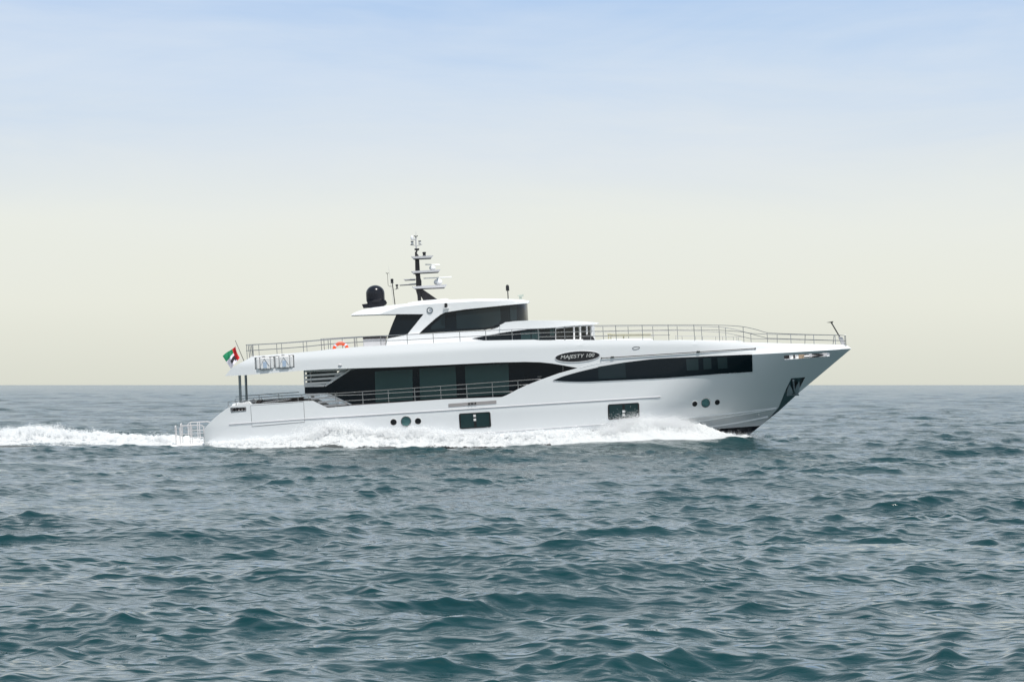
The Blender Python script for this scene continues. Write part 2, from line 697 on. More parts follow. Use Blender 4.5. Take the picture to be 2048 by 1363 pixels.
# transom slope, aft overhang end, bottom
bridge(mb, [q for q in low_xz[:9]], lambda x, z: hull(x, z) - .004, 8)
hull_o = mb.build('hull', HULLM, yacht, angle=11)

# decks
mb = MB()
mdk = [(-13.4, .75), (-12.3, 1.0)]
bridge(mb, [(-12.4, 1.72), (6.0, 1.72)], lambda x, z: hull(x, 1.9) - .06, 2)
mb.build('main_deck', TAN, yacht)
mb = MB()
Zs = up_xz[-6][1]
soff = [(x, z + .03) for x, z in up_xz[::-1]][:14]
bridge(mb, soff, lambda x, z: hull(x, z) - .01, 4, flip=True)
mb.build('soffit', WHITE2, yacht)
mb = MB()
ud = [(x, z - .10) for x, z in top_xz if x < 11.6]
ud[0] = (ud[0][0], ud[0][1])
bridge(mb, ud, lambda x, z: hull(x, z) - .05, 4, camber=.03)
mb.build('upper_deck', WHITE2, yacht)
mb = MB()
bridge(mb, [(up_xz[-1][0] + .02, up_xz[-1][1] + .01)] + [(x + .01, z - .01) for x, z in top_xz[:5]], lambda x, z: hull(x, z) - .004, 8)
mb.build('aft_fascia', WHITE, yacht)
# bow mooring deck inside the bulwark
mb = MB()
zb = bowhole[6][1] - .12
bridge(mb, [(10.8, zb), (13.0, zb), (14.2, zb), (15.0, zb), (15.5, zb)], lambda x, z: max(hull(x, z + .1) - .11, .01), 4)
mb.add([(11.3, -3, zb), (11.3, 3, zb), (11.3, 3, 4.0), (11.3, -3, 4.0)], [(0, 1, 2, 3)])
mb.build('mooring_deck', WHITE2, yacht)
bx = [P(q, 712, -1.0) for q in (1583, 1594, 1605, 1615, 1623, 1640)]
for i, q in enumerate((bx[0], bx[1])):
    m2 = MB()
    m2.lathe((q.x, -.95, zb), [(.13, 0), (.11, .04), (.09, .08), (.09, .33), (.14, .36), (.14, .42), (.05, .45)], 16)
    m2.build('bollard', WHITE2, yacht)
m2 = MB()
m2.rbox((bx[2].x - .1, -.75, zb + .18), (.36, .5, .36), .04)
m2.build('deck_locker', TAN, yacht)
m2 = MB()
q_ = P(1577, 712, -.2)
m2.rbox((q_.x, -.1, zb + .30), (.62, .5, .34), .03)  # black box added behind the slot so no sky shows through
m2.build('slot_dark_box', BLACK, yacht)
m2 = MB()
q_ = P(1630, 709, .5)
m2.rbox((q_.x, .45, zb + .22), (1.1, .25, .44), .03)
m2.build('rope_locker', GREYW, yacht)
m2 = MB()
m2.rbox((bx[3].x, -.55, zb + .12), (.34, .4, .24), .03)
m2.lathe((bx[3].x, -.55, zb + .24), [(.16, 0), (.17, .05), (.09, .09), (.08, .2), (.15, .25), (.16, .3), (.05, .33)], 16)
w = m2.build('windlass', STEEL, yacht)
m3 = MB()
for k in range(9):
    m3.tube([(bx[3].x + .2 + .1 * k, -.5 + .012 * k, zb + .14 - .004 * k), (bx[3].x + .3 + .1 * k, -.49 + .012 * k, zb + .13)], .03, 6)
m3.build('chain', BLACK, w)
m2 = MB()
m2.tube([(bx[5].x + .25 * math.cos(a), -.35 + .2 * math.sin(a), zb + .1 + .02 * a) for a in np.linspace(0, 12, 40)], .035, 6)
m2.build('mooring_rope', BLACK, yacht)

# mouldings, rub rail, spray rails
def strip(name, px, r, off, mtl):
    line_strip_o = line_strip(MB(), XZ(px, hull), hull, r, off, mirror=False)
    return line_strip_o.build(name, mtl, yacht)


strip('rub_rail', [(458, 848), (616, 836.8), (700, 832), (890, 820), (1100, 806.5), (1321, 793)], .030, .0, GREYW)
strip('spray_rail', [(640, 883), (960, 866), (1100, 855.5), (1260, 844)], .018, .004, GREYW)
strip('spray_rail', [(1362, 836), (1450, 828), (1553, 815.5)], .03, .0, WHITE)
strip('spray_rail', [(1388, 844), (1450, 834), (1551, 817)], .035, .0, WHITE)
strip('spray_rail', [(1395, 857), (1470, 846), (1535, 833.5)], .05, .01, WHITE)
strip('moulding', smooth_line([(1160, 735), (1190, 727.5), (1240, 718.5), (1300, 712), (1400, 706.6), (1505, 704.3)], 4), .014, -.004, WHITE)
strip('moulding', [(1106, 761.6), (1140, 763.6), (1180, 764), (1326, 757), (1440, 748.2), (1505, 744.6)], .02, -.004, WHITE)

# forward window on the hull side
FWIN = [(1106, 760.2), (1127.6, 751.7), (1167, 740.8), (1226.6, 727.9), (1290, 719.2), (1326.7, 716), (1400, 712.7), (1480, 709), (1504, 708.3),
        (1505, 743.2), (1440, 747), (1326.7, 755.7), (1180, 762.4), (1150, 762.6), (1130, 762)]
fw_xz = XZ(smooth_line(FWIN[:9], 4) + FWIN[9:], hull)
fwin = panel(MB(), fw_xz, hull, step=.2, stepz=.06, off=.022, rim=.022, mirror=False).build('forward_window', GLASS, yacht)
for q in ([(1372, 717.6), (1396.4, 716.6), (1397.2, 739.6), (1373.6, 740.6)], [(1406, 716), (1422, 715.2), (1423, 737.4), (1407, 738.6)],
          [(1434.5, 715), (1453.6, 714.4), (1455, 736), (1436, 737.4)], [(1196, 733), (1250, 724), (1252, 755), (1197, 758)]):
    panel(MB(), XZ(q, hull), hull, step=.15, stepz=.08, off=.028, mirror=False).build('pane', PANE3 if q[0][0] > 1300 else PANE2, fwin)

# hull windows
for ci, q in enumerate(([(917.6, 826.6), (980.5, 822.9), (982.5, 853.5), (919.4, 857.6)], [(1215.5, 808.2), (1278.0, 804.6), (1279.2, 834.6), (1216.2, 839.2)])):
    xz = XZ(q, hull)
    cx = sum(p[0] for p in xz) / 4
    cz = sum(p[1] for p in xz) / 4
    ro = []
    for i in range(4):
        a, b, c = xz[i - 1], xz[i], xz[(i + 1) % 4]
        for (t0, t1) in ((.05, 0), (0.015, .015), (0, .05)):
            ro.append((b[0] + (a[0] - b[0]) * t0 * (1 if i % 2 else 2) + (c[0] - b[0]) * t1 * (2 if i % 2 else 1),
                       b[1] + (a[1] - b[1]) * t0 * (1 if i % 2 else 2) + (c[1] - b[1]) * t1 * (2 if i % 2 else 1)))
    w = panel(MB(), ro, hull, step=.4, stepz=.3, off=.014, rim=.014, mirror=False).build('hull_window', BLACK, yacht)
    def sub(u0, u1, v0, v1):
        o = []
        for u, v in ((u0, v0), (u1, v0), (u1, v1), (u0, v1)):
            o.append(tuple((xz[0][k] * (1 - u) + xz[1][k] * u) * (1 - v) + (xz[3][k] * (1 - u) + xz[2][k] * u) * v for k in (0, 1)))
        return o
    for u0, u1 in ((.05, .46), (.54, .95)):
        panel(MB(), sub(u0, u1, .07, .93), hull, step=.4, stepz=.3, off=.018, mirror=False).build('pane', PANE, w)
    for v0 in ((.12, .38) if ci == 0 else (.44, .68)):
        panel(MB(), sub(.455, .535, v0, v0 + .15), hull, step=.4, stepz=.3, off=.024, mirror=False).build('latch', WHITE2, w)

# portholes: recessed glass behind each cut opening
for (a, b, r, g), h in zip(PORTS, port_holes):
    p = SP(a, b, hull)
    m2 = MB()
    big = [(p.x + (x - p.x) * 1.08, p.z + (z - p.z) * 1.08) for x, z in h]
    panel(m2, big, lambda x, z: hull(x, z) - .055, step=.3, stepz=.3, mirror=False)
    po = m2.build('porthole', SEAPANE if g else BLACK, yacht)
    m3 = MB()
    ring = [(x, -(hull(x, z) + .002), z) for x, z in h]
    m3.tube(ring, .018 if g else .012, 6, closed=True)
    m3.build('rim', STEEL if g else WHITE2, po)

# anchor pocket, stem plate
mb = MB()
big = [(x, z) for x, z in anchhole]
cx, cz = sum(x for x, z in big) / len(big), sum(z for x, z in big) / len(big)
big = [(cx + (x - cx) * 1.15, cz + (z - cz) * 1.15) for x, z in big]
panel(mb, big, lambda x, z: max(hull(x, z) - .16, .02), step=.2, stepz=.2, mirror=False)
mb.build('anchor_pocket', STEELD, yacht)
sp_px = [(1572.5, 777.5), (1571.5, 783), (1590, 783), (1596.8, 785), (1583, 798.5), (1558.6, 820.6), (1541, 834.5), (1530, 843.0), (1522.5, 849.5), (1541, 833), (1557.5, 814), (1566, 793)]
sp = XZ([q for q in sp_px], hull)
panel(MB(), sp, hull, step=.12, stepz=.12, off=.012, rim=.01, mirror=False).build('stem_plate', STEELD, yacht, angle=60)

# fairlead, raft recess, side hatches
mb = MB()
fx = [x for x, z in fairhole]
fz = [z for x, z in fairhole]
c = Vector(((min(fx) + max(fx)) / 2, -hull(fx[0], fz[0]) + .22, (min(fz) + max(fz)) / 2))
mb.box(c, (max(fx) - min(fx) + .2, .04, .35))
fr = mb.build('fairlead', GREYW, yacht)
m2 = MB()
m2.tube([(x, -(hull(x, z) + .004), z) for x, z in densify(fairhole, .1)], .018, 6, closed=True)
m2.build('rim', STEEL, fr)
m2 = MB()
for dx in (-.18, -.05, .1, .24):
    m2.tube([(c.x + dx, c.y - .06, c.z - .1), (c.x + dx, c.y - .06, c.z + .06)], .03, 8)
m2.tube([(c.x - .26, c.y - .07, c.z - .01), (c.x + .3, c.y - .07, c.z + .02)], .025, 8)
m2.build('cleat', BLACK, fr)
mb = MB()
rx = [x for x, z in rafthole]
rz = [z for x, z in rafthole]
yb = -hull(rx[0], rz[0]) + .14
rzt = max(rz) + .03
mb.box(((min(rx) + max(rx)) / 2, yb, (min(rz) + rzt) / 2), (max(rx) - min(rx) + .3, .03, rzt - min(rz)))
for q in (min(rx) - .02, max(rx) + .02):
    mb.box((q, yb - .05, (min(rz) + rzt) / 2), (.03, .12, rzt - min(rz) - .08))
mb.box(((min(rx) + max(rx)) / 2, yb - .08, min(rz) - .0), (max(rx) - min(rx) + .1, .14, .03))
mb.build('raft_cradle', WHITE2, yacht)

mb = MB()
door = XZ([(501.2, 810.5), (607.3, 803.2), (609.2, 843), (504.2, 852)], hull)
dl = densify(door, .4)
panel(mb, door, hull, step=.4, stepz=.3, off=.008, rim=.008, mirror=False)
d_o = mb.build('shell_door', WHITE, yacht)
mb = MB()
mb.tube([(x, -(hull(x, z) + .002), z) for x, z in dl], .011, 4, closed=True)
mb.build('seam', SEAM, d_o)
mb = MB()
gw = XZ([(896.8, 807), (992.6, 800), (992.8, 806.6), (897, 813.6)], hull)
panel(mb, gw, hull, step=.5, stepz=.3, off=.012, rim=.02, mirror=False)
g_o = mb.build('boarding_ladder', mat('grey_ladder', (.33, .31, .31), .55, vary=.1), yacht)
mb = MB()
for q in (938, 944, 951):
    p = SP(q, 806.8 - (q - 944) * .07, hull)
    mb.rbox((p.x, p.y - .03, p.z), (.06, .03, .07), .01)
p0, p1 = SP(936, 806, hull), SP(953, 805, hull)
mb.tube([(p0.x, p0.y - .04, p0.z + .02), (p1.x, p1.y - .04, p1.z + .02)], .012, 6)
mb.build('latch', BLACK, g_o)
for q in ((1177.8, 862.5), (1186.5, 862.0)):
    m2 = MB()
    panel(m2, circle_xz(q[0], q[1], .055, hull, 12), hull, step=.2, stepz=.2, off=.012, rim=.012, mirror=False)
    m2.build('drain_outlet', BLACK, yacht)
m2 = MB()
p = SP(680, 730, hull)
m2.lathe((p.x, p.y - .005, p.z), [(.09, 0), (.09, .012), (.06, .03), (.02, .035)], 16, Matrix.Rotation(R(90), 3, 'X'), 1.0, .55)
m2.build('side_vent', GREYW, yacht)
m2 = MB()
p = SP(1272, 695.6, hull)
m2.tube([(p.x + .165 * math.cos(a), -(hull(p.x + .165 * math.cos(a), p.z + .062 * math.sin(a)) + .006), p.z + .012 * math.cos(a) + .062 * math.sin(a)) for a in np.linspace(0, 2 * math.pi, 28)[:-1]], .010, 5, closed=True)
m2.build('side_hatch', BLACK, yacht)
m2 = MB()
p = SP(1517, 829, hull)
m2.rbox((p.x, p.y - .03, p.z), (.09, .07, .05), .02)
m2.build('bow_sensor', WHITE2, yacht)
# black rod clamped along the topside
a, b = SP(1202.7, 715.7, hull), SP(1510.4, 696.2, hull)
m2 = MB()
pts = []
for t in np.linspace(0, 1, 24):
    q = SP(1202.7 + t * 307.7, 715.7 - t * 19.5 , hull)
    pts.append((q.x, q.y - .04, q.z))
m2.tube(pts, .018, 6)
for e in (pts[0], pts[-1]):
    m2.lathe(e, [(.0, -.035), (.03, -.02), (.035, 0), (.03, .02), (0, .035)], 10)
rod = m2.build('antenna_rod', BLACK, yacht)
for q in ((1224.7, 713.6), (1396.5, 702.4)):
    p = SP(q[0], q[1], hull)
    m3 = MB()
    m3.rbox((p.x, p.y - .04, p.z), (.16, .07, .06), .015)
    m3.build('clamp', BLACK, rod)

# name plate
pc = SP(1155, 712.8, hull)
xt = SP(1165, 712.8 - .7, hull)
tilt = math.atan2(xt.z - pc.z, xt.x - pc.x)
ca, sa = math.cos(tilt), math.sin(tilt)


def ell(rx_, rz_, n=40):
    o = []
    for k in range(n):
        a = 2 * math.pi * k / n
        u, v = rx_ * math.cos(a), rz_ * math.sin(a)
        o.append((pc.x + u * ca - v * sa, pc.z + u * sa + v * ca))
    return o


plate = panel(MB(), ell(1.0, .225), hull, step=.15, stepz=.1, off=.012, rim=.012, mirror=False).build('name_plate', BLACK, yacht)
m2 = MB()
m2.tube([(x, -(hull(x, z) + .012), z) for x, z in ell(1.03, .25)], .014, 5, closed=True)
m2.build('rim', GREYW, plate)


def text_mesh(name, body, height, width, centre, ang, shear, mtl, parent, y):
    cu = bpy.data.curves.new(name, 'FONT')
    cu.body = body
    cu.align_x = 'CENTER'
    cu.align_y = 'CENTER'
    cu.shear = shear
    cu.extrude = .004
    cu.size = 1.0
    ob = bpy.data.objects.new(name + '_tmp', cu)
    col.objects.link(ob)
    dg = bpy.context.evaluated_depsgraph_get()
    dg.update()
    me = bpy.data.meshes.new_from_object(ob.evaluated_get(dg))
    bpy.data.objects.remove(ob)
    co = np.array([v.co[:] for v in me.vertices])
    c0 = (co.max(0) + co.min(0)) / 2
    ext = co.max(0) - co.min(0)
    co = (co - c0) * np.array([width / ext[0], height / ext[1], 1.0])
    u = co[:, 0] * math.cos(ang) - co[:, 1] * math.sin(ang)
    v = co[:, 0] * math.sin(ang) + co[:, 1] * math.cos(ang)
    for i, vert in enumerate(me.vertices):
        vert.co = (centre[0] + u[i], y - co[i, 2], centre[1] + v[i])
    me.materials.clear()
    me.materials.append(mtl)
    me.update()
    o = bpy.data.objects.new(name, me)
    col.objects.link(o)
    o.parent = parent
    return o


text_mesh('lettering', 'MAJESTY 100', .21, 1.56, (pc.x, pc.z), tilt, .25, SILVER, plate, -hull(pc.x, pc.z) - .026)

# ------------------------------------------------------------------ saloon on the main deck
SY = 2.62
flat = lambda x, z: SY
mb = MB()
sal = XZc([(609, 735), (609, 786.5), (606, 830), (1180, 800), (1180, 715), (800, 728), (701, 733)], -SY)
# solid wall behind the glass, leaving the aft louvre open
wall = XZc([(690, 730), (650, 772), (609, 773), (609.5, 787), (655, 787), (701, 806), (701, 830), (1190, 800), (1190, 712)], -SY)
panel(mb, wall, flat, step=1.0, stepz=.6, off=-.03, rim=.05, mirror=False)
x_a = P(612, 780, 0).x
s_o = mb.build('saloon_wall', GREYW, yacht)
mb = MB()
panel(mb, wall, flat, step=1.0, stepz=.6, off=-.03, rim=.05, near=False)
mb.build('saloon_wall', GREYW, yacht)
mb = MB()
mb.box((x_a + .3, 0, 2.9), (.06, 5.0, 2.1))
mb.build('saloon_bulkhead', GREYW, yacht)
mb = MB()
gl = XZc([(609.8, 773.3), (649.4, 772.3), (701, 740.6), (760, 725), (1100, 710), (1185, 712), (1185, 790), (1000, 793), (890, 797), (800, 803), (701, 808), (655, 786.8), (609.8, 786)], -SY)
panel(mb, gl, flat, step=.8, stepz=.5, off=.01, rim=.03, mirror=False)
g_o = mb.build('saloon_window', GLASS, s_o)
for q in ([(749.6, 742.2), (824.8, 737.8), (825.8, 799), (751.2, 804)], [(838.6, 736.4), (911, 732.3), (914, 793.5), (840.2, 798.6)],
          [(929.7, 731.4), (1016.7, 727), (1018.5, 787), (932, 793)]):
    panel(MB(), XZc(q, -SY), flat, step=.8, stepz=.6, off=.018, mirror=False).build('saloon_pane', PANES, yacht)
mb = MB()
mb.tube([tuple(P(1125.6, 729, -SY - .02)), tuple(P(1126.2, 743, -SY - .02))], .010, 4)
mb.tube([tuple(P(1075, 753, -SY - .03)), tuple(P(1083, 752.4, -SY - .03))], .012, 4)
mb.build('door_handle', STEEL, yacht)
# louvres above and below the glass, aft
for grp in ([((608, 742), (692, 738.5)), ((608, 751), (686, 746.3)), ((608, 759.3), (672, 755.3)), ((608, 767.2), (660, 764.4)), ((608, 771.6), (648, 770.4))],
            [((612, 789), (654, 787.5)), ((622, 796.5), (668, 793.8)), ((636, 804), (681, 800.5)), ((648, 811), (693, 807.5))]):
    for (a, b) in grp:
        m2 = MB()
        p, q = P(*a, -SY - .02), P(*b, -SY - .02)
        hgt = .10 if grp[0][0][0] == 608 else .09
        m2.prism([(p.x, p.z - hgt / 2), (q.x, q.z - hgt / 2), (q.x + .05, q.z + hgt / 2), (p.x, p.z + hgt / 2)], -SY - .06, -SY + .02, .01)
        m2.build('louvre_slat', WHITE2, yacht)
fa, fb = P(701, 738, -SY), P(650, 771.4, -SY)
fc, fd = P(656, 787.5, -SY), P(703, 809.5, -SY)
for s_, e_, r_ in ((fa, fb, .045), (fc, fd, .045), (P(608.8, 739, -SY), P(609.6, 774, -SY), .035)):
    m2 = MB()
    m2.tube([(s_.x, -(SY + .04), s_.z), (e_.x, -(SY + .04), e_.z)], r_, 6)
    m2.build('louvre_frame', WHITE, yacht)
# one dark panel standing behind the slats, filling the gaps
m2 = MB()
p = P(640, 755, -1.6)
m2.box((p.x + .1, -1.6, p.z), (1.4, .05, 1.0))
m2.build('slat_backing', PANE, yacht)
# columns holding up the overhang
for ys in (-1, 1):
    pa, pb = P(479.2, 749.5, -2.95), P(481.4, 810, -2.95)
    m2 = MB()
    m2.tube([(pa.x, ys * 2.95, pa.z + .05), (pb.x, ys * 2.95, pb.z)], .062, 14)
    m2.build('column', STEELD, yacht)
# quarter capping seen above the bulwark
cp = XZc([(463, 812), (466, 806.5), (478, 804), (486, 805), (497, 801.5), (500, 803), (503, 806.5), (508, 808.5)], -2.9)
for y0, y1 in ((-3.05, -2.3), (2.3, 3.05)):
    m2 = MB()
    m2.prism(cp, y0, y1, .03)
    m2.build('quarter_capping', WHITE, yacht)

# ------------------------------------------------------------------ houses on the upper deck
def rounded(xf, L, w, n=2.0, crease=None, slope=0.0):
    def f(x, z):
        d = (x - (xf - L)) / L
        b = w
        if d > 0:
            d = min(d, 1.0)
            b = w * (1 - d ** n) ** (1 / n)
        if crease is not None:
            zc = interp(x, crease[0], crease[1])
            if z > zc:
                b -= slope * (z - zc)
        return max(b, 0.0)
    return f


X1 = P(1190, 665, 0).x
S1 = rounded(X1, 3.2, 2.52, 2.2)
S1R = rounded(P(1198, 646, 0).x, 3.3, 2.62, 2.2)
X2 = P(1055.6, 625, 0).x
S2 = rounded(X2, 2.6, 2.20, 2.4)
XS = lambda xf, L: list(np.arange(-20, xf - L, .35)) + [xf - L + L * math.sin(a) for a in np.linspace(.1, math.pi / 2 - .03, 14)]


def front_fix(xz, xf):
    return [(min(x, xf - 1e-4), z) for x, z in xz]


# lower house (wheelhouse deck)
H1 = [(770, 700), (775, 677), (806, 671), (815, 668.6), (839, 667.2), (900, 663.4), (969, 660), (984, 658.4), (994.4, 655), (1006, 649), (1011, 645.4), (1057, 642.4), (1128, 642.2), (1168, 644),
      (1186, 646), (1194, 648), (1194, 690), (1000, 700)]
h1 = front_fix(XZ(H1[:14], S1), X1) + [(X1 - 1e-4, P(1190, 646.5, 0).z), (X1 - 1e-4, P(1190, 695, 0).z)] + XZ([(1000, 705)], S1)
WH = [(1112, 657.2), (1140, 654.2), (1165, 652.3), (1183, 651), (1183.5, 678), (1112, 678.6)]
wh = front_fix(XZ(WH, S1), X1)
mb = MB()
panel(mb, h1, S1, [wh], step=.3, stepz=.15, rim=.04, xs=XS(X1, 3.2))
h_o = mb.build('wheelhouse', WHITE, yacht, angle=25)
mb = MB()
RT = [(1000, 650), (1006, 647.5), (1011, 644.4), (1030, 642.2), (1057, 641), (1100, 640.8), (1128, 640.9), (1168, 642.8), (1187.5, 644.4), (1196, 646)]
RB = [(1193, 647.6), (1165, 649.4), (1138, 651.4), (1114, 654.2), (1060, 657.6), (1000, 665), (1000, 660)]
xr = P(1198, 646, 0).x
rt = front_fix(XZ(RT, S1R), xr)
rb = front_fix(XZ(RB, S1R), xr)
rp = rt + [(xr - 1e-4, rt[-1][1] - .02)] + rb
panel(mb, rp, S1R, step=.3, stepz=.1, rim=.1, xs=XS(xr, 3.3))
bridge(mb, densify(rt + [(xr - 1e-4, rt[-1][1] - .02)], .3, False), S1R, 8, camber=.03)
mb.build('wheelhouse_roof', WHITE, yacht, angle=25)
mb = MB()
bridge(mb, XZ([(775, 677), (806, 670), (839, 667), (900, 663), (969, 660), (1000, 652), (1012, 645)], S1), lambda x, z: S1(x, z) - .01, 4)
mb.build('coaming', WHITE2, yacht)
# wheelhouse window band
WB = [(944.7, 676.6), (968.8, 671.6), (1000, 666.2), (1030, 661.6), (1060, 658), (1111, 655.6), (1111, 679.4), (1078, 680.6), (1068, 679.4), (968.8, 680.6)]
wb = panel(MB(), XZ(WB, S1), S1, step=.3, stepz=.1, off=.014, rim=.012, mirror=False).build('wheelhouse_window', GLASS, yacht)
for q in ([(1042, 663.6), (1061, 661.8), (1061.5, 678), (1042, 678.6)], [(1063, 661.6), (1080, 660), (1080, 678), (1063, 678)], [(1100, 658.6), (1109, 657.4), (1109, 670), (1100, 671)]):
    panel(MB(), XZ(q, S1), S1, step=.3, stepz=.3, off=.018, mirror=False).build('pane', PANE, wb)
cg = panel(MB(), wh, lambda x, z: S1(x, z), step=.3, stepz=.3, off=-.02, xs=XS(X1, 3.2), mirror=False).build('wheelhouse_screen', CLEAR, yacht)
cg2 = panel(MB(), wh, lambda x, z: S1(x, z), step=.3, stepz=.3, off=-.02, xs=XS(X1, 3.2), near=False).build('wheelhouse_screen', CLEAR, yacht)
for q in (1129, 1147.5, 1160, 1173, 1182.5):
    a, b = SP(q, 651, S1), SP(q + .6, 679, S1)
    for ys in (1, -1):
        m2 = MB()
        m2.tube([(a.x, ys * a.y, a.z), (b.x, ys * b.y, b.z)], .045, 6)
        m2.build('mullion', WHITE2 if q > 1140 else BLACK, cg if ys == 1 else cg2)
mb = MB()
mb.box((P(1126, 668, 0).x, 0, P(1126, 668, 0).z), (P(1152, 665, 0).x - P(1100, 665, 0).x, 3.2, .62))
mb.prism(XZc([(1150, 676), (1158, 672), (1170, 669), (1180, 672), (1186, 684), (1150, 684)], 0), -1.7, 1.7, .03)
mb.build('helm_console', BLACK, yacht)

# sky lounge above
AW = [(793.4, 627), (847.5, 627), (815.5, 666.9), (806, 670.2), (774.8, 676.6), (777, 669), (781.6, 655.4), (787, 642)]
FW2 = [(839, 665.8), (848, 657), (859, 647), (871, 636.4), (882, 628.2), (891, 624.4), (900, 622.8), (929.5, 618.3), (959, 615.4), (1008, 610.4), (1034, 608.2), (1056, 606.6)]
FW3 = [(1011, 643.8), (1006, 647.6), (1000, 650.8), (994.4, 653.4), (983.6, 656.8), (968.8, 658.5), (900, 662), (839, 665.8)]
aw = XZ(AW, S2)
f2 = XZ(FW2[:-1], S2)
f3 = XZ(FW3, S2)
zt, zbm = P(1055, 606.7, 0).z, P(1056, 641.6, 0).z
fwx = front_fix(f2 + [(X2 - 1e-4, zt), (X2 - 1e-4, zbm)] + f3[:-1], X2)
mb = MB()
panel(mb, fwx, S2, step=.3, stepz=.25, rim=.0, xs=XS(X2, 2.6))
l_o = mb.build('sky_lounge_window', GLASS, yacht, angle=40)
mb = MB()
panel(mb, aw, S2, step=.4, stepz=.3, rim=.05, mirror=False)
mb.add([(aw[0][0] + .02, -S2(0, 0), aw[0][1]), (aw[0][0] + .02, S2(0, 0), aw[0][1]), (aw[4][0] + .02, S2(0, 0), aw[4][1]), (aw[4][0] + .02, -S2(0, 0), aw[4][1])], [(0, 1, 2, 3)])
mb.build('aft_quarter_window', GLASS, yacht)
for q in ([(912, 624.4), (1000, 614.6), (1002, 640), (996, 648), (984, 653), (968, 655.4), (913.5, 657.4)], [(862, 652), (886, 630), (890, 628), (890, 656), (862, 659)],):
    panel(MB(), XZ(q, S2), S2, step=.3, stepz=.3, off=.008, mirror=False).build('lounge_pane', PANE2, l_o)
panel(MB(), XZ([(1019.5, 613), (1033, 611.8), (1034, 639.6), (1021, 640.4)], S2), S2, step=.1, stepz=.3, off=.008, mirror=False).build('lounge_pane', PANE2, l_o)

ROOF_T = [(702, 629), (707, 626), (712.8, 623.4), (729.5, 618), (747, 614.8), (768.8, 612), (798.3, 608.4), (814, 607.4), (818, 604.8), (842.6, 600.9), (877, 598.4), (892.7, 596.6), (900, 599.2),
          (929.5, 598.2), (968.8, 597.4), (1018, 597.9), (1040, 598.8), (1050, 600)]
X3 = P(1059.5, 603, 0).x
crl = XZc([(700, 640), (759, 627.5), (800, 613.8), (850, 608.4), (900, 605.2), (960, 602.0), (1020, 600.4), (1060, 601.5)], -2.3)
S3 = rounded(X3, 2.7, 2.30, 2.4, ([p[0] for p in crl], [p[1] for p in crl]), .55)
rt3 = front_fix(XZ(ROOF_T, S3), X3) + [(X3 - .05, P(1058, 602.5, 0).z), (X3 - 1e-4, P(1059.5, 604.5, 0).z)]
low3 = [(X3 - 1e-4, P(1059, 605.4, 0).z), (X3 - .12, P(1056, 606.6, 0).z)] + XZ([(1034, 608), (1008, 610.4), (959, 615.4), (929.5, 618.3), (900, 622.8), (891, 624.4), (882, 628.2), (871, 636.4), (859, 647), (848, 657), (838, 666.8), (815, 668), (847.2, 627.9), (792.4, 627.9), (761, 628), (730, 629), (702, 629.8)], S3)
mb = MB()
rpoly = rt3 + front_fix(low3, X3)
cpts = np.array(densify(crl, .1, False))
ck = inside(rpoly, cpts) & (segdist(rpoly, cpts) > .05) & (cpts[:, 0] < X3 - .5)
panel(mb, rpoly, S3, step=.2, stepz=.05, rim=.12, xs=list(np.arange(-20, X3 - 2.7, .2)) + XS(X3, 2.7)[-14:], creases=[[tuple(q) for q in cpts[ck]]])
bridge(mb, densify(rt3, .3, False), S3, 8, camber=.03)
ru = XZ([(702, 629.8), (761, 628), (847, 627.9)], S3)
bridge(mb, [(x, z + .015) for x, z in ru], lambda x, z: S3(x, z) - .01, 4, flip=True)
bridge(mb, [ru[-1], (X3 - .05, low3[1][1] + .02)], lambda x, z: S3(min(x, X3 - .3), z) - .05, 4, flip=True)
mb.build('hardtop_roof', WHITE, yacht, angle=22)
# emblem
p = SP(859.6, 620.3, S3)
m2 = MB()
ry = Matrix.Rotation(R(90), 3, 'X')
m2.lathe((p.x, p.y, p.z), [(.12, 0), (.12, .015), (.118, .018)], 28, ry)
em = m2.build('emblem', mat('emblem_grey', (.36, .40, .45), .4), yacht)
m3 = MB()
m3.tube([(p.x + .128 * math.cos(a), p.y - .012, p.z + .128 * math.sin(a)) for a in np.linspace(0, 2 * math.pi, 29)[:-1]], .02, 6, closed=True)
m3.build('ring', STEELD, em)
m3 = MB()
vsn, nn = [], 22
for k in range(nn + 1):
    a = R(55 + 250 * k / nn)
    wd = .055 * math.sin(math.pi * k / nn) + .004
    for q in (.095, .095 - wd):
        vsn.append((p.x + q * math.cos(a), p.y - .024, p.z + q * math.sin(a)))
m3.add(vsn, [(2 * k, 2 * k + 1, 2 * k + 3, 2 * k + 2) for k in range(nn)])
m3.build('crescent', WHITE2, em)

# ------------------------------------------------------------------ rails
def rails(name, lines, posts, y_of, r=.019, rp=.020, both=True, base=None, mtl=STEEL, label=None):
    """lines: photo polylines of the bars; posts: (px, top py, base py). Port side mirrors starboard."""
    o = None
    for ln in lines:
        pts = []
        for px, py in ln:
            p = SP(px, py, y_of)
            pts.append((p.x, p.y, p.z))
        for ys in ((1, -1) if both else (1,)):
            q = MB().tube([(a, ys * b, c) for a, b, c in pts], r, 6).build(name if o is None else 'rail_bar', mtl, o or yacht)
            o = o or q
    for px, pt, pb in posts:
        a, b = SP(px, pt, y_of), SP(px + (pb - pt) * .06, pb, y_of)
        for ys in ((1, -1) if both else (1,)):
            m2 = MB()
            m2.tube([(a.x, ys * a.y, a.z), (b.x, ys * b.y, b.z)], rp, 6)
            m2.lathe((b.x, ys * b.y, b.z - .01), [(.04, 0), (.04, .02), (.02, .03)], 8)
            m2.build('stanchion', mtl, o)
    return o


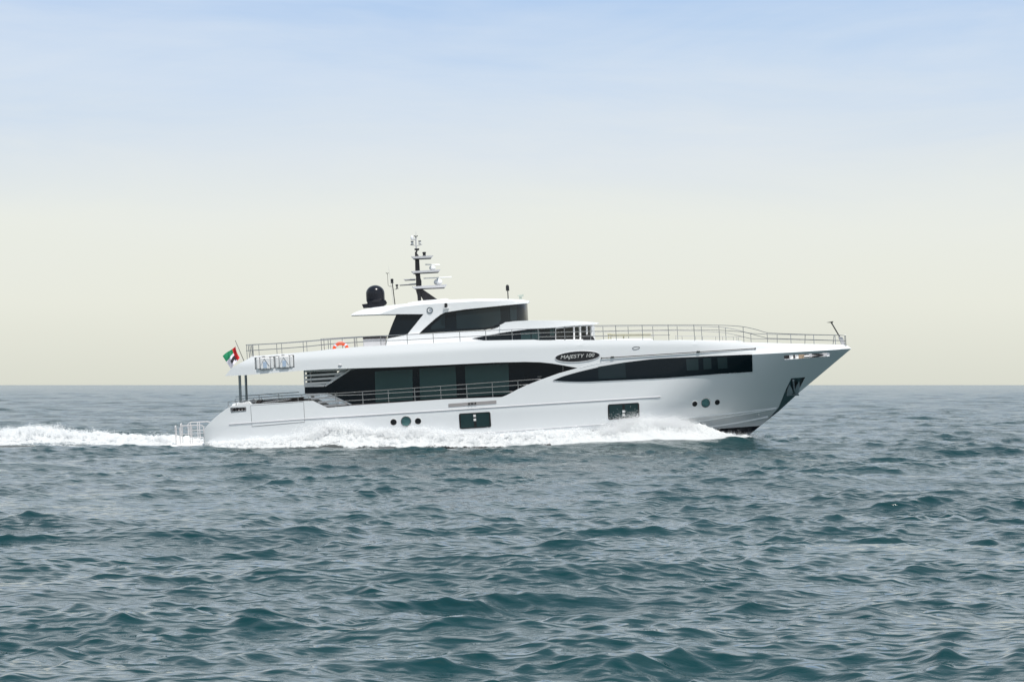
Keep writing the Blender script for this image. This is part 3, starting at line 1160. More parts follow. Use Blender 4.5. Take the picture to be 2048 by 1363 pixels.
rail_y = lambda x, z: max(hull(x, min(z, 4.2) - .0) - .16, .12)
top_at = lambda px: interp(px, [p[0] for p in TOP_PX], [p[1] for p in TOP_PX])
R1 = [(492, 689.5), (497, 689), (553, 686.2), (606, 682.2), (641, 679.4), (724, 673), (813, 669), (866, 666.4), (919, 663.2), (971, 661), (1023, 658.6), (1076, 656.9), (1112, 655), (1160, 651.9), (1195, 650.8),
      (1283, 649.8), (1385, 649.3), (1438, 650.1), (1462, 651), (1485.5, 653), (1506, 657.2), (1520, 661), (1533, 664.8), (1559, 666.6), (1581, 667.4), (1627, 668.8), (1692, 670.2)]
R2 = [(492, 701), (553, 697.2), (606, 693), (660, 687.5), (724, 683), (813, 679.5), (919, 673.5), (971, 671), (1076, 665.4), (1195, 662), (1283, 660), (1385, 658.8), (1438, 659.8), (1486, 663.3), (1506, 668.4), (1534, 676), (1581, 677.5), (1692, 681)]
R3 = [(1076, 673.4), (1195, 671.6), (1283, 669.8), (1340, 669.8)]
r1y = lambda q: interp(q, [p[0] for p in R1], [p[1] for p in R1])
posts = [(q, r1y(q), top_at(q) + 1.5) for q in (493, 505, 553, 606, 656, 708, 761, 814, 866, 919, 971, 1023.5, 1076, 1128, 1180, 1231, 1284, 1336, 1387.5, 1437.5, 1486, 1534, 1581, 1627, 1670, 1691)]
ra = rails('upper_deck_railing', [smooth_line(R1, 3), R2, R3], posts, rail_y, .015, .016)
a = SP(493, 689.5, rail_y)
b = SP(493, 701, rail_y)
for q in (a, b, SP(1691, 670, rail_y)):
    MB().tube([(q.x, q.y, q.z), (q.x, -q.y, q.z)], .016, 6).build('cross_rail', STEEL, ra)
for k in (-.5, 0, .5):
    m2 = MB()
    m2.tube([(a.x, a.y * k, a.z), (a.x + .06, a.y * k, a.z - .78)], .018, 6)
    m2.build('stanchion', STEEL, ra)
# gate section of taller rail
G1 = [(641, 677.4), (724, 672.6)]
rails('boarding_gate_rail', [G1, [(641.5, 689), (724, 683.4)]], [(642, 677.4, 700), (647.5, 677, 700), (684, 675, 697), (713, 673.2, 694)], lambda x, z: 2.2, .015, .016, both=False)

bul_y = lambda x, z: hull(x, 2.2) - .10
M1 = [(651, 787), (671, 786.4), (724.7, 783.0), (828.6, 775.8), (932.6, 768.4), (990, 764.2), (1082, 757.6)]
M2 = [(655, 791), (724.7, 789), (828.6, 783.2), (932.6, 777), (984, 773.6), (1056, 768.6)]
M3 = [(690, 801.6), (724.7, 799.6), (828.6, 793), (932.6, 787.4), (984, 784.2), (1025, 782.6)]
lowat = lambda px: interp(px, [p[0] for p in LOW_PX[9:]] + [1060], [p[1] for p in LOW_PX[9:]] + [770])
mp = [(q, interp(q, [p[0] for p in M1], [p[1] for p in M1]), min(lowat(q), 813) if q < 1010 else 777.6) for q in (671, 724.7, 776, 828.6, 880.7, 932.6, 984, 1035.5)]
rails('side_deck_railing', [M1, M2, M3], mp, bul_y, .021, .019)
A1 = [(456, 803), (511, 799.4), (554, 796.4), (596, 794.2), (617, 792.2), (640, 790)]
rails('cockpit_railing', [A1], [(456, 803, 811), (472, 802, 809), (511, 799.4, 808), (554, 796.4, 806), (596, 794.2, 803), (617, 792.2, 802)], bul_y, .015, .014)
A2 = [(480, 795.6), (526, 791.8), (566, 789), (607, 786.4)]
mb = MB()
pts = [P(q[0] - 9, q[1] - 2.6, 3.0) for q in A2]
mb.tube([tuple(q) for q in pts], .017, 6)
pr = mb.build('port_cockpit_railing', STEEL, yacht)
for q in (494, 518, 557):
    a = P(q, interp(q + 9, [p[0] for p in A2], [p[1] for p in A2]) - 2.6, 3.0)
    m2 = MB()
    m2.tube([(a.x, a.y, a.z), (a.x + .02, a.y, a.z - .35)], .014, 6)
    m2.build('stanchion', STEEL, pr)

# swim platform and its rails
mb = MB()
pa, pb = P(351, 893, 0), P(409, 889, 0)
zp = P(380, 889.5, -2.9).z
mb.rbox(((pa.x + pb.x) / 2 + .1, 0, zp - .06), (pb.x - pa.x + .3, 6.0, .16), .05)
mb.build('swim_platform', WHITE2, yacht)
mb = MB()
pl_posts = []
xa, xb = P(360, 870, -2.8).x, P(408, 870, -2.8).x
zt = P(385, 850, -2.8).z
zm = P(385, 867, -2.8).z
zl = P(385, 882, -2.8).z
PALEST = mat('bright_steel', (.66, .63, .63), .4, metal=.2)
pr = None
def prail(pts, r):
    global pr
    q = MB().tube(pts, r, 6).build('platform_railing' if pr is None else 'rail_bar', PALEST, pr or yacht)
    pr = pr or q


for ys in (-2.8, 2.75):
    prail([(xb, ys, zp), (xb, ys, zt - .12), (xb - .06, ys, zt - .03), (xb - .16, ys, zt), (xa + .1, ys, zt), (xa, ys, zt - .08), (xa, ys, zp)], .022)
    for z in (zm, zl):
        prail([(xb, ys, z), (xa, ys, z)], .012)
    pl_posts += [(xa + .12, ys), (xa + .45, ys), ((xa + xb) / 2, ys)]
xe = xa - .22
for (y0, y1) in ((-2.6, -1.9), (.95, 1.75)):
    prail([(xe, y0, zp), (xe, y0, zt - .06), (xe, y0 + .07, zt), (xe, y1 - .07, zt), (xe, y1, zt - .06), (xe, y1, zp)], .019)
    prail([(xe, y0, zm), (xe, y1, zm)], .011)
for x, ys in pl_posts:
    m2 = MB()
    m2.tube([(x, ys, zp), (x, ys, zt)], .018, 6)
    m2.build('stanchion', PALEST, pr)

# ------------------------------------------------------------------ mast
def px_xz(pts):
    return XZc(pts, 0.0)


def prism_part(name, pts, half, mtl, parent, bev=.01):
    m = MB()
    m.prism(px_xz(pts), -half, half, bev)
    return m.build(name, mtl, parent)


mast = prism_part('mast', [(829.8, 503.5), (831.6, 503), (837.6, 511.5), (838.5, 520), (840, 545), (841, 556), (843, 562), (843, 574), (842, 580), (842.4, 601), (835.4, 601), (834.6, 590), (832.2, 582), (831.8, 552), (830.6, 551)], .14, BROWNBLK, yacht, .03)
prism_part('mast_strut', [(841, 577), (846.5, 579), (877, 600), (847, 601), (842, 592)], .10, BROWNBLK, mast, .02)
prism_part('mast_cap', [(828.8, 497), (838.4, 496.6), (838.2, 500.2), (835, 501), (834.4, 505), (832.2, 505), (832, 500.6), (829.2, 500.2)], .12, BLACK, mast)
for q in ([(822.6, 513.2), (866.4, 511.2), (862.2, 517), (827.6, 518.4)], [(822.6, 542.6), (880.6, 539), (877, 544.8), (827, 547.4)], [(824, 573), (894, 568.8), (889, 576), (830, 578.4)],
          [(807, 558.2), (831, 557.2), (831, 560), (809.4, 560.8)], [(799, 569.4), (832, 566.0), (832, 568.8), (799.6, 570.9)]):
    m2 = MB()
    big = q[1][0] - q[0][0] > 40
    hw = .42 if big else .12
    m2.prism(px_xz(q), -hw, hw, .012)
    sp_o = m2.build('mast_spreader', GREYW, yacht)
    dq = px_xz([(q[3][0] - .3, q[3][1] - .9), (q[2][0] + .3, q[2][1] - .9), (q[2][0] - .6, q[2][1] + .5), (q[3][0] + .6, q[3][1] + .5)])
    MB().prism(dq, -hw - .01, hw + .01).build('underside', BLACK, sp_o)


def lathe_px(m, px, pyb, pyt, prof, y=0.0, n=20, sx=1, sy=1):
    a, b = P(px, pyb, y), P(px, pyt, y)
    h = b.z - a.z
    m.lathe((a.x, y, a.z), [(r, z * h) for r, z in prof], n, None, sx, sy)
    return a, b


def radar(px, pyb, pyt, bar0, bar1, r, yaw):
    m = MB()
    lathe_px(m, px, pyb, pyt, [(r * .45, 0), (r * .75, .08), (r, .3), (r, .55), (r * .85, .78), (r * .4, .92), (.05, 1.0)])
    o = m.build('radar', WHITE, yacht)
    a, b = P(*bar0, 0), P(*bar1, 0)
    m = MB()
    L = (b - a).length
    c = (a + b) / 2
    mx = Matrix.Rotation(-math.atan2(b.z - a.z, b.x - a.x), 3, 'Y')
    m.rbox((0, 0, 0), (L, .08, .05), .02)
    m.v = [tuple(c + mx @ Vector(q)) for q in m.v]
    m.tube([(c.x, 0, c.z - .1), (c.x, 0, c.z)], .04, 8)
    m.build('antenna', WHITE, o)


radar(865, 539.6, 530.5, (850, 528.6), (880, 529.8), .15, 0)
radar(876.3, 569.3, 557, (847, 556.6), (903.4, 553.6), .20, 0)
m2 = MB()
lathe_px(m2, 848.7, 511.6, 503.6, [(.085, 0), (.07, .15), (.07, .6), (.09, .68), (.09, .88), (.06, 1)])
m2.build('navigation_light', BLACK, mast)
m2 = MB()
m2.tube([tuple(P(832.6, 500, 0)), tuple(P(831.6, 473, 0))], .03, 8)
m2.tube([tuple(P(820.4, 489.4, 0)), tuple(P(827, 490.2, 0)), tuple(P(832.4, 491.6, 0)), tuple(P(838, 490.4, 0)), tuple(P(844.6, 488.6, 0))], .017, 6)
m2.tube([tuple(P(831.6, 473, 0)), tuple(P(832, 462.4, 0))], .008, 5)
m2.prism(px_xz([(821.5, 478), (831, 478), (831, 479.6), (822, 479.8)]), -.12, .12)
m2.build('topmast', GREYW, mast)
m2 = MB()
m2.prism(px_xz([(827.2, 470.8), (832, 472), (836, 470.6), (835, 473), (829, 473.2)]), -.06, .06)
m2.build('wind_vane', BLACK, mast)
m2 = MB()
lathe_px(m2, 824.6, 478, 471, [(.07, 0), (.08, .3), (.06, .7), (.02, 1)])
m2.build('receiver_dome', WHITE, mast)
for q in ((824.6, 488.8, 482), (839.7, 487.8, 481.2)):
    m2 = MB()
    lathe_px(m2, q[0], q[1], q[2], [(.06, 0), (.065, .1), (.055, .14), (.055, .72), (.07, .76), (.065, 1.0)])
    for i, f in enumerate(m2.f):
        zc = np.mean([m2.v[j][2] for j in f])
        a, b = P(q[0], q[1], 0).z, P(q[0], q[2], 0).z
        t = (zc - a) / (b - a)
        m2.m[i] = 0 if .13 < t < .73 else 1
    m2.build('lantern', [mat('lantern_lens', (.85, .85, .85), .2), BLACK], mast)

# roof gear
m2 = MB()
dm = [(.40, 0.0), (.43, .10), (.435, .22)] + [(.435, .25 + .25 * t) for t in (0.2, .6, 1.0)] + [(.435 * math.cos(a), .52 + .48 * math.sin(a)) for a in np.linspace(.1, math.pi / 2 - .05, 12)]
lathe_px(m2, 751.4, 604, 570, dm, n=40)
rd = m2.build('satellite_dome', NAVY, yacht)
m3 = MB()
m3.prism(px_xz([(734, 602), (741, 600.5), (769, 599.6), (771, 599.8), (774.2, 605.4), (772.5, 609), (766, 612.5), (744, 615.8), (737, 614.5), (735, 608)]), -.36, .36, .05)
m3.prism(px_xz([(723.6, 608.5), (736, 606.8), (741, 611), (743, 615), (727, 616.2)]), -.3, .3, .03)
m3.build('dome_pedestal', NAVY, rd)
m2 = MB()
m2.tube([tuple(P(787, 607, .2)), tuple(P(776.9, 532.5, .2))], .010, 5, r2=.004)
m2.build('whip_antenna', GREYW, yacht)
m2 = MB()
m2.tube([tuple(P(790, 609, -.2)), tuple(P(784.6, 566, -.2))], .022, 6)
m2.tube([tuple(P(784.6, 572.4, -.2)), tuple(P(778.5, 572.4, -.2)), tuple(P(776.2, 570, -.2)), tuple(P(775, 546, -.2))], .010, 5)
m2.tube([tuple(P(786.5, 578.6, -.2)), tuple(P(793, 578.4, -.2)), tuple(P(794.5, 577, -.2))], .008, 5)
lp = m2.build('light_post', BLACK, yacht)
m3 = MB()
lathe_px(m3, 784.4, 566.2, 557.2, [(.075, 0), (.06, .15), (.06, .55), (.068, .75), (.068, .9), (.04, 1)], -.2)
m3.build('lamp', BLACK, lp)
m3 = MB()
lathe_px(m3, 794.2, 577.4, 568.4, [(.08, 0), (.05, .18), (.025, .3), (.03, .55), (.07, .72), (.07, .88), (.03, 1)], -.2)
m3.build('camera', BLACK, lp)
m3 = MB()
m3.prism(XZc([(771.2, 544.4), (774.5, 546.4), (778, 544.2), (776, 547), (773, 547.2)], -.2), -.25, -.15)
m3.build('wind_sensor', BLACK, lp)
m2 = MB()
lathe_px(m2, 1015.3, 581.4, 569, [(.075, 0), (.08, .05), (.08, .65), (.07, .85), (.03, 1)])
m2.tube([tuple(P(1016.4, 599, 0)), tuple(P(1015.4, 581, 0))], .025, 8)
m2.build('horn_light', BLACK, yacht)
m2 = MB()
m2.prism(px_xz([(1034.6, 590.6), (1047, 588), (1047, 592.8), (1039, 593.4)]), -.1, .1, .01)
m2.prism(px_xz([(1038.5, 593), (1043.4, 593), (1043.8, 599), (1038.5, 599)]), -.07, .07)
m2.build('searchlight', mat('pale_green_grey', (.45, .50, .44), .5), yacht)
m2 = MB()
p = SP(891.8, 611, S3)
m2.k = 0
m2.rbox((p.x, p.y - .12, p.z + .02), (.14, .14, .20), .03)
m2.k = 1
m2.box((p.x + .01, p.y - .08, p.z - .12), (.24, .22, .04))
m2.build('floodlight', [BLACK, WHITE2], yacht)
# bow light mast
m2 = MB()
m2.prism(px_xz([(1676.4, 673), (1682.8, 672.8), (1686, 676), (1690.4, 690), (1683.6, 690)]), -.07, .07, .01)
bm = m2.build('bow_mast', GREYW, yacht)
m3 = MB()
m3.tube([tuple(P(1681, 676, 0)), tuple(P(1664, 647, 0))], .030, 8)
m3.build('pole', BLACK, bm)
m3 = MB()
m3.prism(px_xz([(1652.6, 644.6), (1658, 643.6), (1665.5, 642.2), (1667, 642.6), (1664.8, 644.6), (1665, 648), (1663.4, 648.4), (1661.6, 645.2)]), -.05, .05)
m3.build('lamp', BLACK, bm)
# foredeck trunk and stowed crane boom
m2 = MB()
m2.prism(XZc([(1196, 690), (1199, 679.5), (1230, 677.2), (1300, 676.4), (1306, 679), (1306, 692)], -1.5), -1.5, 1.5, .06)
m2.prism(XZc([(1345, 690), (1347, 681.5), (1352, 679.6), (1470, 680.4), (1483, 681.4), (1488, 684.6), (1489, 692)], -1.5), -1.5, 1.5, .06)
m2.build('foredeck_trunk', WHITE, yacht)
m2 = MB()
m2.prism(XZc([(1224, 667.8), (1301.6, 667.2), (1301.8, 671.6), (1224, 672.6)], .2), .1, .32, .02)
m2.tube([tuple(P(1215, 668.4, .2)), tuple(P(1220, 668.0, .2)), tuple(P(1226, 670, .2))], .04, 8)
for q in (1217, 1221.5, 1247):
    m2.tube([tuple(P(q, 670, .2)), tuple(P(q + .3, 679, .2))], .03, 6)
m2.build('crane_boom', OLIVE, yacht)
m2 = MB()
for q in ([(1350, 671.6), (1485, 673.4)],):
    m2.tube([tuple(P(*q[0], 1.3)), tuple(P(*q[1], 1.3))], .013, 6)
hr = m2.build('foredeck_handrail', STEEL, yacht)
for q in (1351.5, 1364, 1391, 1405, 1431, 1445, 1466.5, 1473.5, 1476.5):
    a = P(q, 671.6 + (q - 1350) * .0133, 1.3)
    m2 = MB()
    m2.tube([(a.x, a.y, a.z), (a.x, a.y, a.z - .2)], .011, 5)
    m2.build('stanchion', STEEL, hr)
# bar on the open upper deck
m2 = MB()
m2.prism(XZc([(726, 676.6), (773, 674.2), (769.5, 700), (727, 700)], -1.9), -2.0, -.4, .02)
bc = m2.build('bar_counter', GREYW, yacht)
m2 = MB()
m2.prism(XZc([(725, 674.6), (727, 673.2), (762, 671.6), (774, 673.0), (774, 675.6), (726, 677.6)], -1.9), -2.05, -.35, .01)
m2.build('counter_top', BROWNBLK, bc)

# ------------------------------------------------------------------ things carried on board
# ensign on its staff
pa, pb = P(488.2, 722, 0), P(471, 681.5, 0)
fl = thing('ensign_flag', pa, 'red green white and black flag flying from a slanted staff at the stern', 'flag')
m2 = MB()
m2.tube([tuple(pa), tuple(pb)], .016, 8, r2=.010)
m2.lathe(tuple(pb), [(.0, -.02), (.022, 0), (0, .025)], 8)
m2.build('flagstaff', BROWNBLK, fl, base=pa)
m2 = MB()
m2.tube([tuple(P(473, 686, 0)), tuple(P(471.2, 692.5, 0))], .007, 5)
m2.tube([tuple(P(487, 718, 0)), tuple(P(479.6, 715.4, 0))], .007, 5)
m2.build('halyard', FWHITE, fl, base=pa)
m2 = MB()
NU, NV = 90, 64
c00, c01, c10, c11 = Vector((471, 692.5)), Vector((479.6, 715.2)), Vector((445.6, 710.8)), Vector((461.8, 736.5))
for i in range(NU + 1):
    u = i / NU
    for j in range(NV + 1):
        v = j / NV
        q = (c00 * (1 - v) + c01 * v) * (1 - u) + (c10 * (1 - v) + c11 * v) * u
        q = q + Vector((1.6 * math.sin(math.pi * v) * (1 - u) * -1.0, 1.2 * math.sin(2.2 * math.pi * u + 1.2 * v) * u))
        yy = .10 * math.sin(5.2 * u + 1.9 * v) * (u + .12) + .05 * math.sin(11 * u - 3.1 * v)
        p = P(q.x, q.y, 0)
        m2.v.append((p.x, yy, p.z))
for i in range(NU):
    for j in range(NV):
        u, v = (i + .5) / NU, (j + .5) / NV
        a = i * (NV + 1) + j
        m2.f.append((a, a + 1, a + NV + 2, a + NV + 1))
        e = v + .06 * math.sin(6 * u)
        if u < .27:
            k = 0
        elif e < .40:
            k = 1
        elif e < .58 or u > .80:
            k = 2
        elif e < .82 and u < .74:
            k = 3
        else:
            k = 2 if u > .42 else (3 if e < .95 else 2)
        m2.m.append(k)
m2.build('flag_cloth', [RED, GREEN, FWHITE, FBLACK], fl, base=pa, angle=180)

# life raft canisters
yo = -hull(-11, 4.0)
for i, (xa_, ya_, xb_, yb_, lab) in enumerate(((513, 714.2, 547.6, 737.8, 'white life raft canister in the recess at the stern end, nearer the flag'),
                                               (551, 711.4, 586.4, 735.2, 'white life raft canister in the recess, the one farther from the flag'))):
    y = yo + .13
    a, b = P(xa_, (ya_ + yb_) / 2 + 1.0, y), P(xb_, (ya_ + yb_) / 2 - 1.0, y)
    zt_, zb_ = P((xa_ + xb_) / 2, ya_, y).z, P((xa_ + xb_) / 2, yb_, y).z
    H = zt_ - zb_
    base = Vector(((a.x + b.x) / 2, y, zb_))
    root = thing('life_raft_canister', base, lab, 'life raft', 'life rafts in the stern recess')
    W = b.x - a.x
    ang = Matrix.Rotation(-math.atan2(b.z - a.z, b.x - a.x), 3, 'Y')
    cc = Vector(((a.x + b.x) / 2, y, (zt_ + zb_) / 2))

    def seg(name, u0, u1, dep, mtl, z0=0.0, z1=1.0, rr=.05, dy=0.0):
        m = MB()
        m.rbox((0, 0, 0), (W * (u1 - u0), dep, H * (z1 - z0)), rr)
        off = Vector((W * ((u0 + u1) / 2 - .5), dy, H * ((z0 + z1) / 2 - .5)))
        m.v = [tuple(cc + ang @ (Vector(q) + off)) for q in m.v]
        return m.build(name, mtl, root, base=base)
    seg('end_shell', 0, .19, .40, WHITE2, .02, .98)
    seg('centre_shell', .215, .785, .44, WHITE2, 0, 1)
    seg('end_shell', .81, 1.0, .40, WHITE2, .02, .98)
    seg('core', .1, .9, .34, GREY, .06, .94)
    seg('label_patch', .39, .60, .01, PALEBLUE, .10, .62, .004, -.222)
    seg('strap', .19, .215, .36, GREY, -.03, 1.0, .01)
    seg('strap', .785, .81, .36, GREY, -.03, 1.0, .01)
    seg('cradle_bar', .24, .77, .36, GREY, -.08, -.02, .01)
    seg('top_latch', .36, .52, .08, BLACK, 1.02, 1.09, .01, -.1)
    m = MB()
    for s in (-1, 1):
        m.tube([tuple(cc + ang @ Vector((W * -.02, -.232, H * .42))), tuple(cc + ang @ Vector((W * (-.02 + s * .27), -.232, -H * .25)))], .010, 5)
    m.build('lashing_rope', GREYW, root, base=base)

# lifebuoy on the rail
pc2 = P(681.5, 700.0, -2.25)
lb = thing('lifebuoy', (pc2.x, pc2.y, pc2.z - .36), 'orange lifebuoy ring with white bands hanging on the upper deck rail', 'lifebuoy')
m2 = MB()
RR, rr = .31, .078
m2.tube([(pc2.x + RR * math.cos(a), pc2.y, pc2.z + RR * math.sin(a)) for a in np.linspace(0, 2 * math.pi, 41)[:-1]], rr, 12, closed=True)
bo = m2.build('ring', ORANGE, lb, base=(pc2.x, pc2.y, pc2.z - .36))
for a0 in (45, 135, 225, 315):
    m3 = MB()
    m3.tube([(pc2.x + RR * math.cos(R(a)), pc2.y, pc2.z + RR * math.sin(R(a))) for a in np.linspace(a0 - 7, a0 + 7, 5)], rr + .006, 12)
    m3.build('band', FWHITE, bo, base=(pc2.x, pc2.y, pc2.z - .36))
m2 = MB()
m2.tube([(pc2.x + (RR + .10 + .02 * math.cos(4 * a)) * math.cos(a), pc2.y - .01, pc2.z + (RR + .10 + .02 * math.cos(4 * a)) * math.sin(a)) for a in np.linspace(0, 2 * math.pi, 61)[:-1]], .010, 5, closed=True)
m2.build('grab_line', FWHITE, lb, base=(pc2.x, pc2.y, pc2.z - .36))

# cockpit settee and table
ps = P(560, 812, 1.6)
st = thing('settee', (ps.x, 1.6, 1.72), 'taupe upholstered settee across the aft cockpit behind the table', 'sofa')
for nm, q, y0, y1 in (('seat', [(517, 806), (606, 800), (607, 815), (517, 820)], .2, 2.2), ('backrest', [(514, 800.6), (560, 797.4), (607.5, 793.6), (607.5, 806), (514, 812)], 2.0, 2.35), ('arm', [(514, 800.4), (524, 799.8), (524, 816), (514, 816)], .2, 2.2)):
    m = MB()
    m.prism(XZc(q, (y0 + y1) / 2), y0, y1, .03)
    m.build(nm, TAUPE, st, base=(ps.x, 1.6, 1.72))
pt = P(552, 802, -.6)
tb = thing('cockpit_table', (pt.x, -.6, 1.72), 'low white topped table in the aft cockpit beside the columns', 'table')
m = MB()
m.prism(XZc([(524, 804.6), (546, 800.8), (580, 797.2), (582, 798.4), (570, 800.8), (540, 804.6)], -.6), -1.2, .2, .015)
m.build('tabletop', WHITE2, tb, base=(pt.x, -.6, 1.72))
m = MB()
m.tube([(pt.x, -.6, 1.72), (pt.x, -.6, P(552, 803, -.6).z)], .08, 12)
m.build('pedestal', BLACK, tb, base=(pt.x, -.6, 1.72))

# anchor in its pocket
pan = SP(1586, 778, hull)
an = thing('anchor', tuple(pan), 'steel bow anchor with two broad flukes stowed in the hull pocket', 'anchor')


def onh(px, py, off):
    p = SP(px, py, hull)
    return Vector((p.x, p.y - off, p.z))


m = MB()
m.tube([tuple(onh(1586.5, 760.5, -.08)), tuple(onh(1588.5, 781, -.02))], .045, 8)
m.lathe(tuple(onh(1586.5, 760.5, -.08)), [(0, -.06), (.06, -.03), (.06, .03), (0, .06)], 10)
m.build('shank', GALV, an, base=pan)
for q in ([(1572.8, 791.2), (1574.5, 777), (1579, 768.5), (1584, 777.5), (1586, 786), (1582, 789.5)], [(1590, 788.2), (1589.5, 780), (1593, 770), (1598.6, 762.5), (1599, 776), (1596.6, 788.4)]):
    m = MB()
    pts = [onh(a, b, .03) for a, b in q]
    n_ = len(pts)
    back = [p + Vector((0, .07, 0)) for p in pts]
    cen = sum(pts, Vector()) / n_ + Vector((0, -.05, 0))
    m.add(pts + [cen] + back, [(i, (i + 1) % n_, n_) for i in range(n_)] + [((i + 1) % n_, i, n_ + 1 + i, n_ + 1 + (i + 1) % n_) for i in range(n_)])
    m.build('fluke', GALV, an, base=pan)
m = MB()
m.tube([tuple(onh(1573, 791.4, .0)), tuple(onh(1584, 789.6, .03)), tuple(onh(1597.4, 789.2, .02))], .035, 8)
m.build('crown', STEELD, an, base=pan)

# ------------------------------------------------------------------ sea
def hullw(x):
    return hull(x, 0.35)


WHX = np.linspace(-20, 16, 400)
WHW = np.array([hull(x, 1.0) if x > -13.4 else 3.1 for x in WHX])
WHB = np.array([hullw(x) if x > -13.4 else 3.1 for x in WHX])


def world_to_wake(X, Y):
    c, s = math.cos(R(3.0)), math.sin(R(3.0))
    dx, dy = X + .5, Y - DIST
    return dx * c + dy * s, -dx * s + dy * c


def bow_wave(lx, ly):
    """height of the ship's own wave: a ridge thrown out from the stem, running aft along both sides"""
    a = 12.2 - lx
    a = np.maximum(a, 0)
    ridge = np.interp(lx, WHX, WHW) + .55 * np.clip((14.0 - lx) / 3.0, 0, 1) + .16 * a
    d = np.abs(ly) - ridge
    h = np.interp(lx, [-40, -14, -9, -5, 0, 4, 8, 11, 12.2, 13.2, 15.0], [0, .04, .02, -.02, .10, .28, .40, .42, .28, .10, 0])
    return h * np.where(d > 0, np.exp(-(d / 1.5) ** 2), .6 + .4 * np.exp(-(d / .8) ** 2))


def vnoise2(x, y, seed):
    rg = np.random.default_rng(seed)
    T = rg.random((256, 256))
    xi, yi = np.floor(x).astype(int), np.floor(y).astype(int)
    fx, fy = x - xi, y - yi
    fx, fy = fx * fx * (3 - 2 * fx), fy * fy * (3 - 2 * fy)
    g = lambda a, b: T[a % 256, b % 256]
    return (g(xi, yi) * (1 - fx) + g(xi + 1, yi) * fx) * (1 - fy) + (g(xi, yi + 1) * (1 - fx) + g(xi + 1, yi + 1) * fx) * fy


def fbm(x, y, seed, octv=5, gain=.55):
    s, a, tot = 0, 1, 0
    for k in range(octv):
        s = s + a * vnoise2(x * 2 ** k + 17.3 * k, y * 2 ** k + 5.1 * k, seed + k)
        tot += a
        a *= gain
    return s / tot


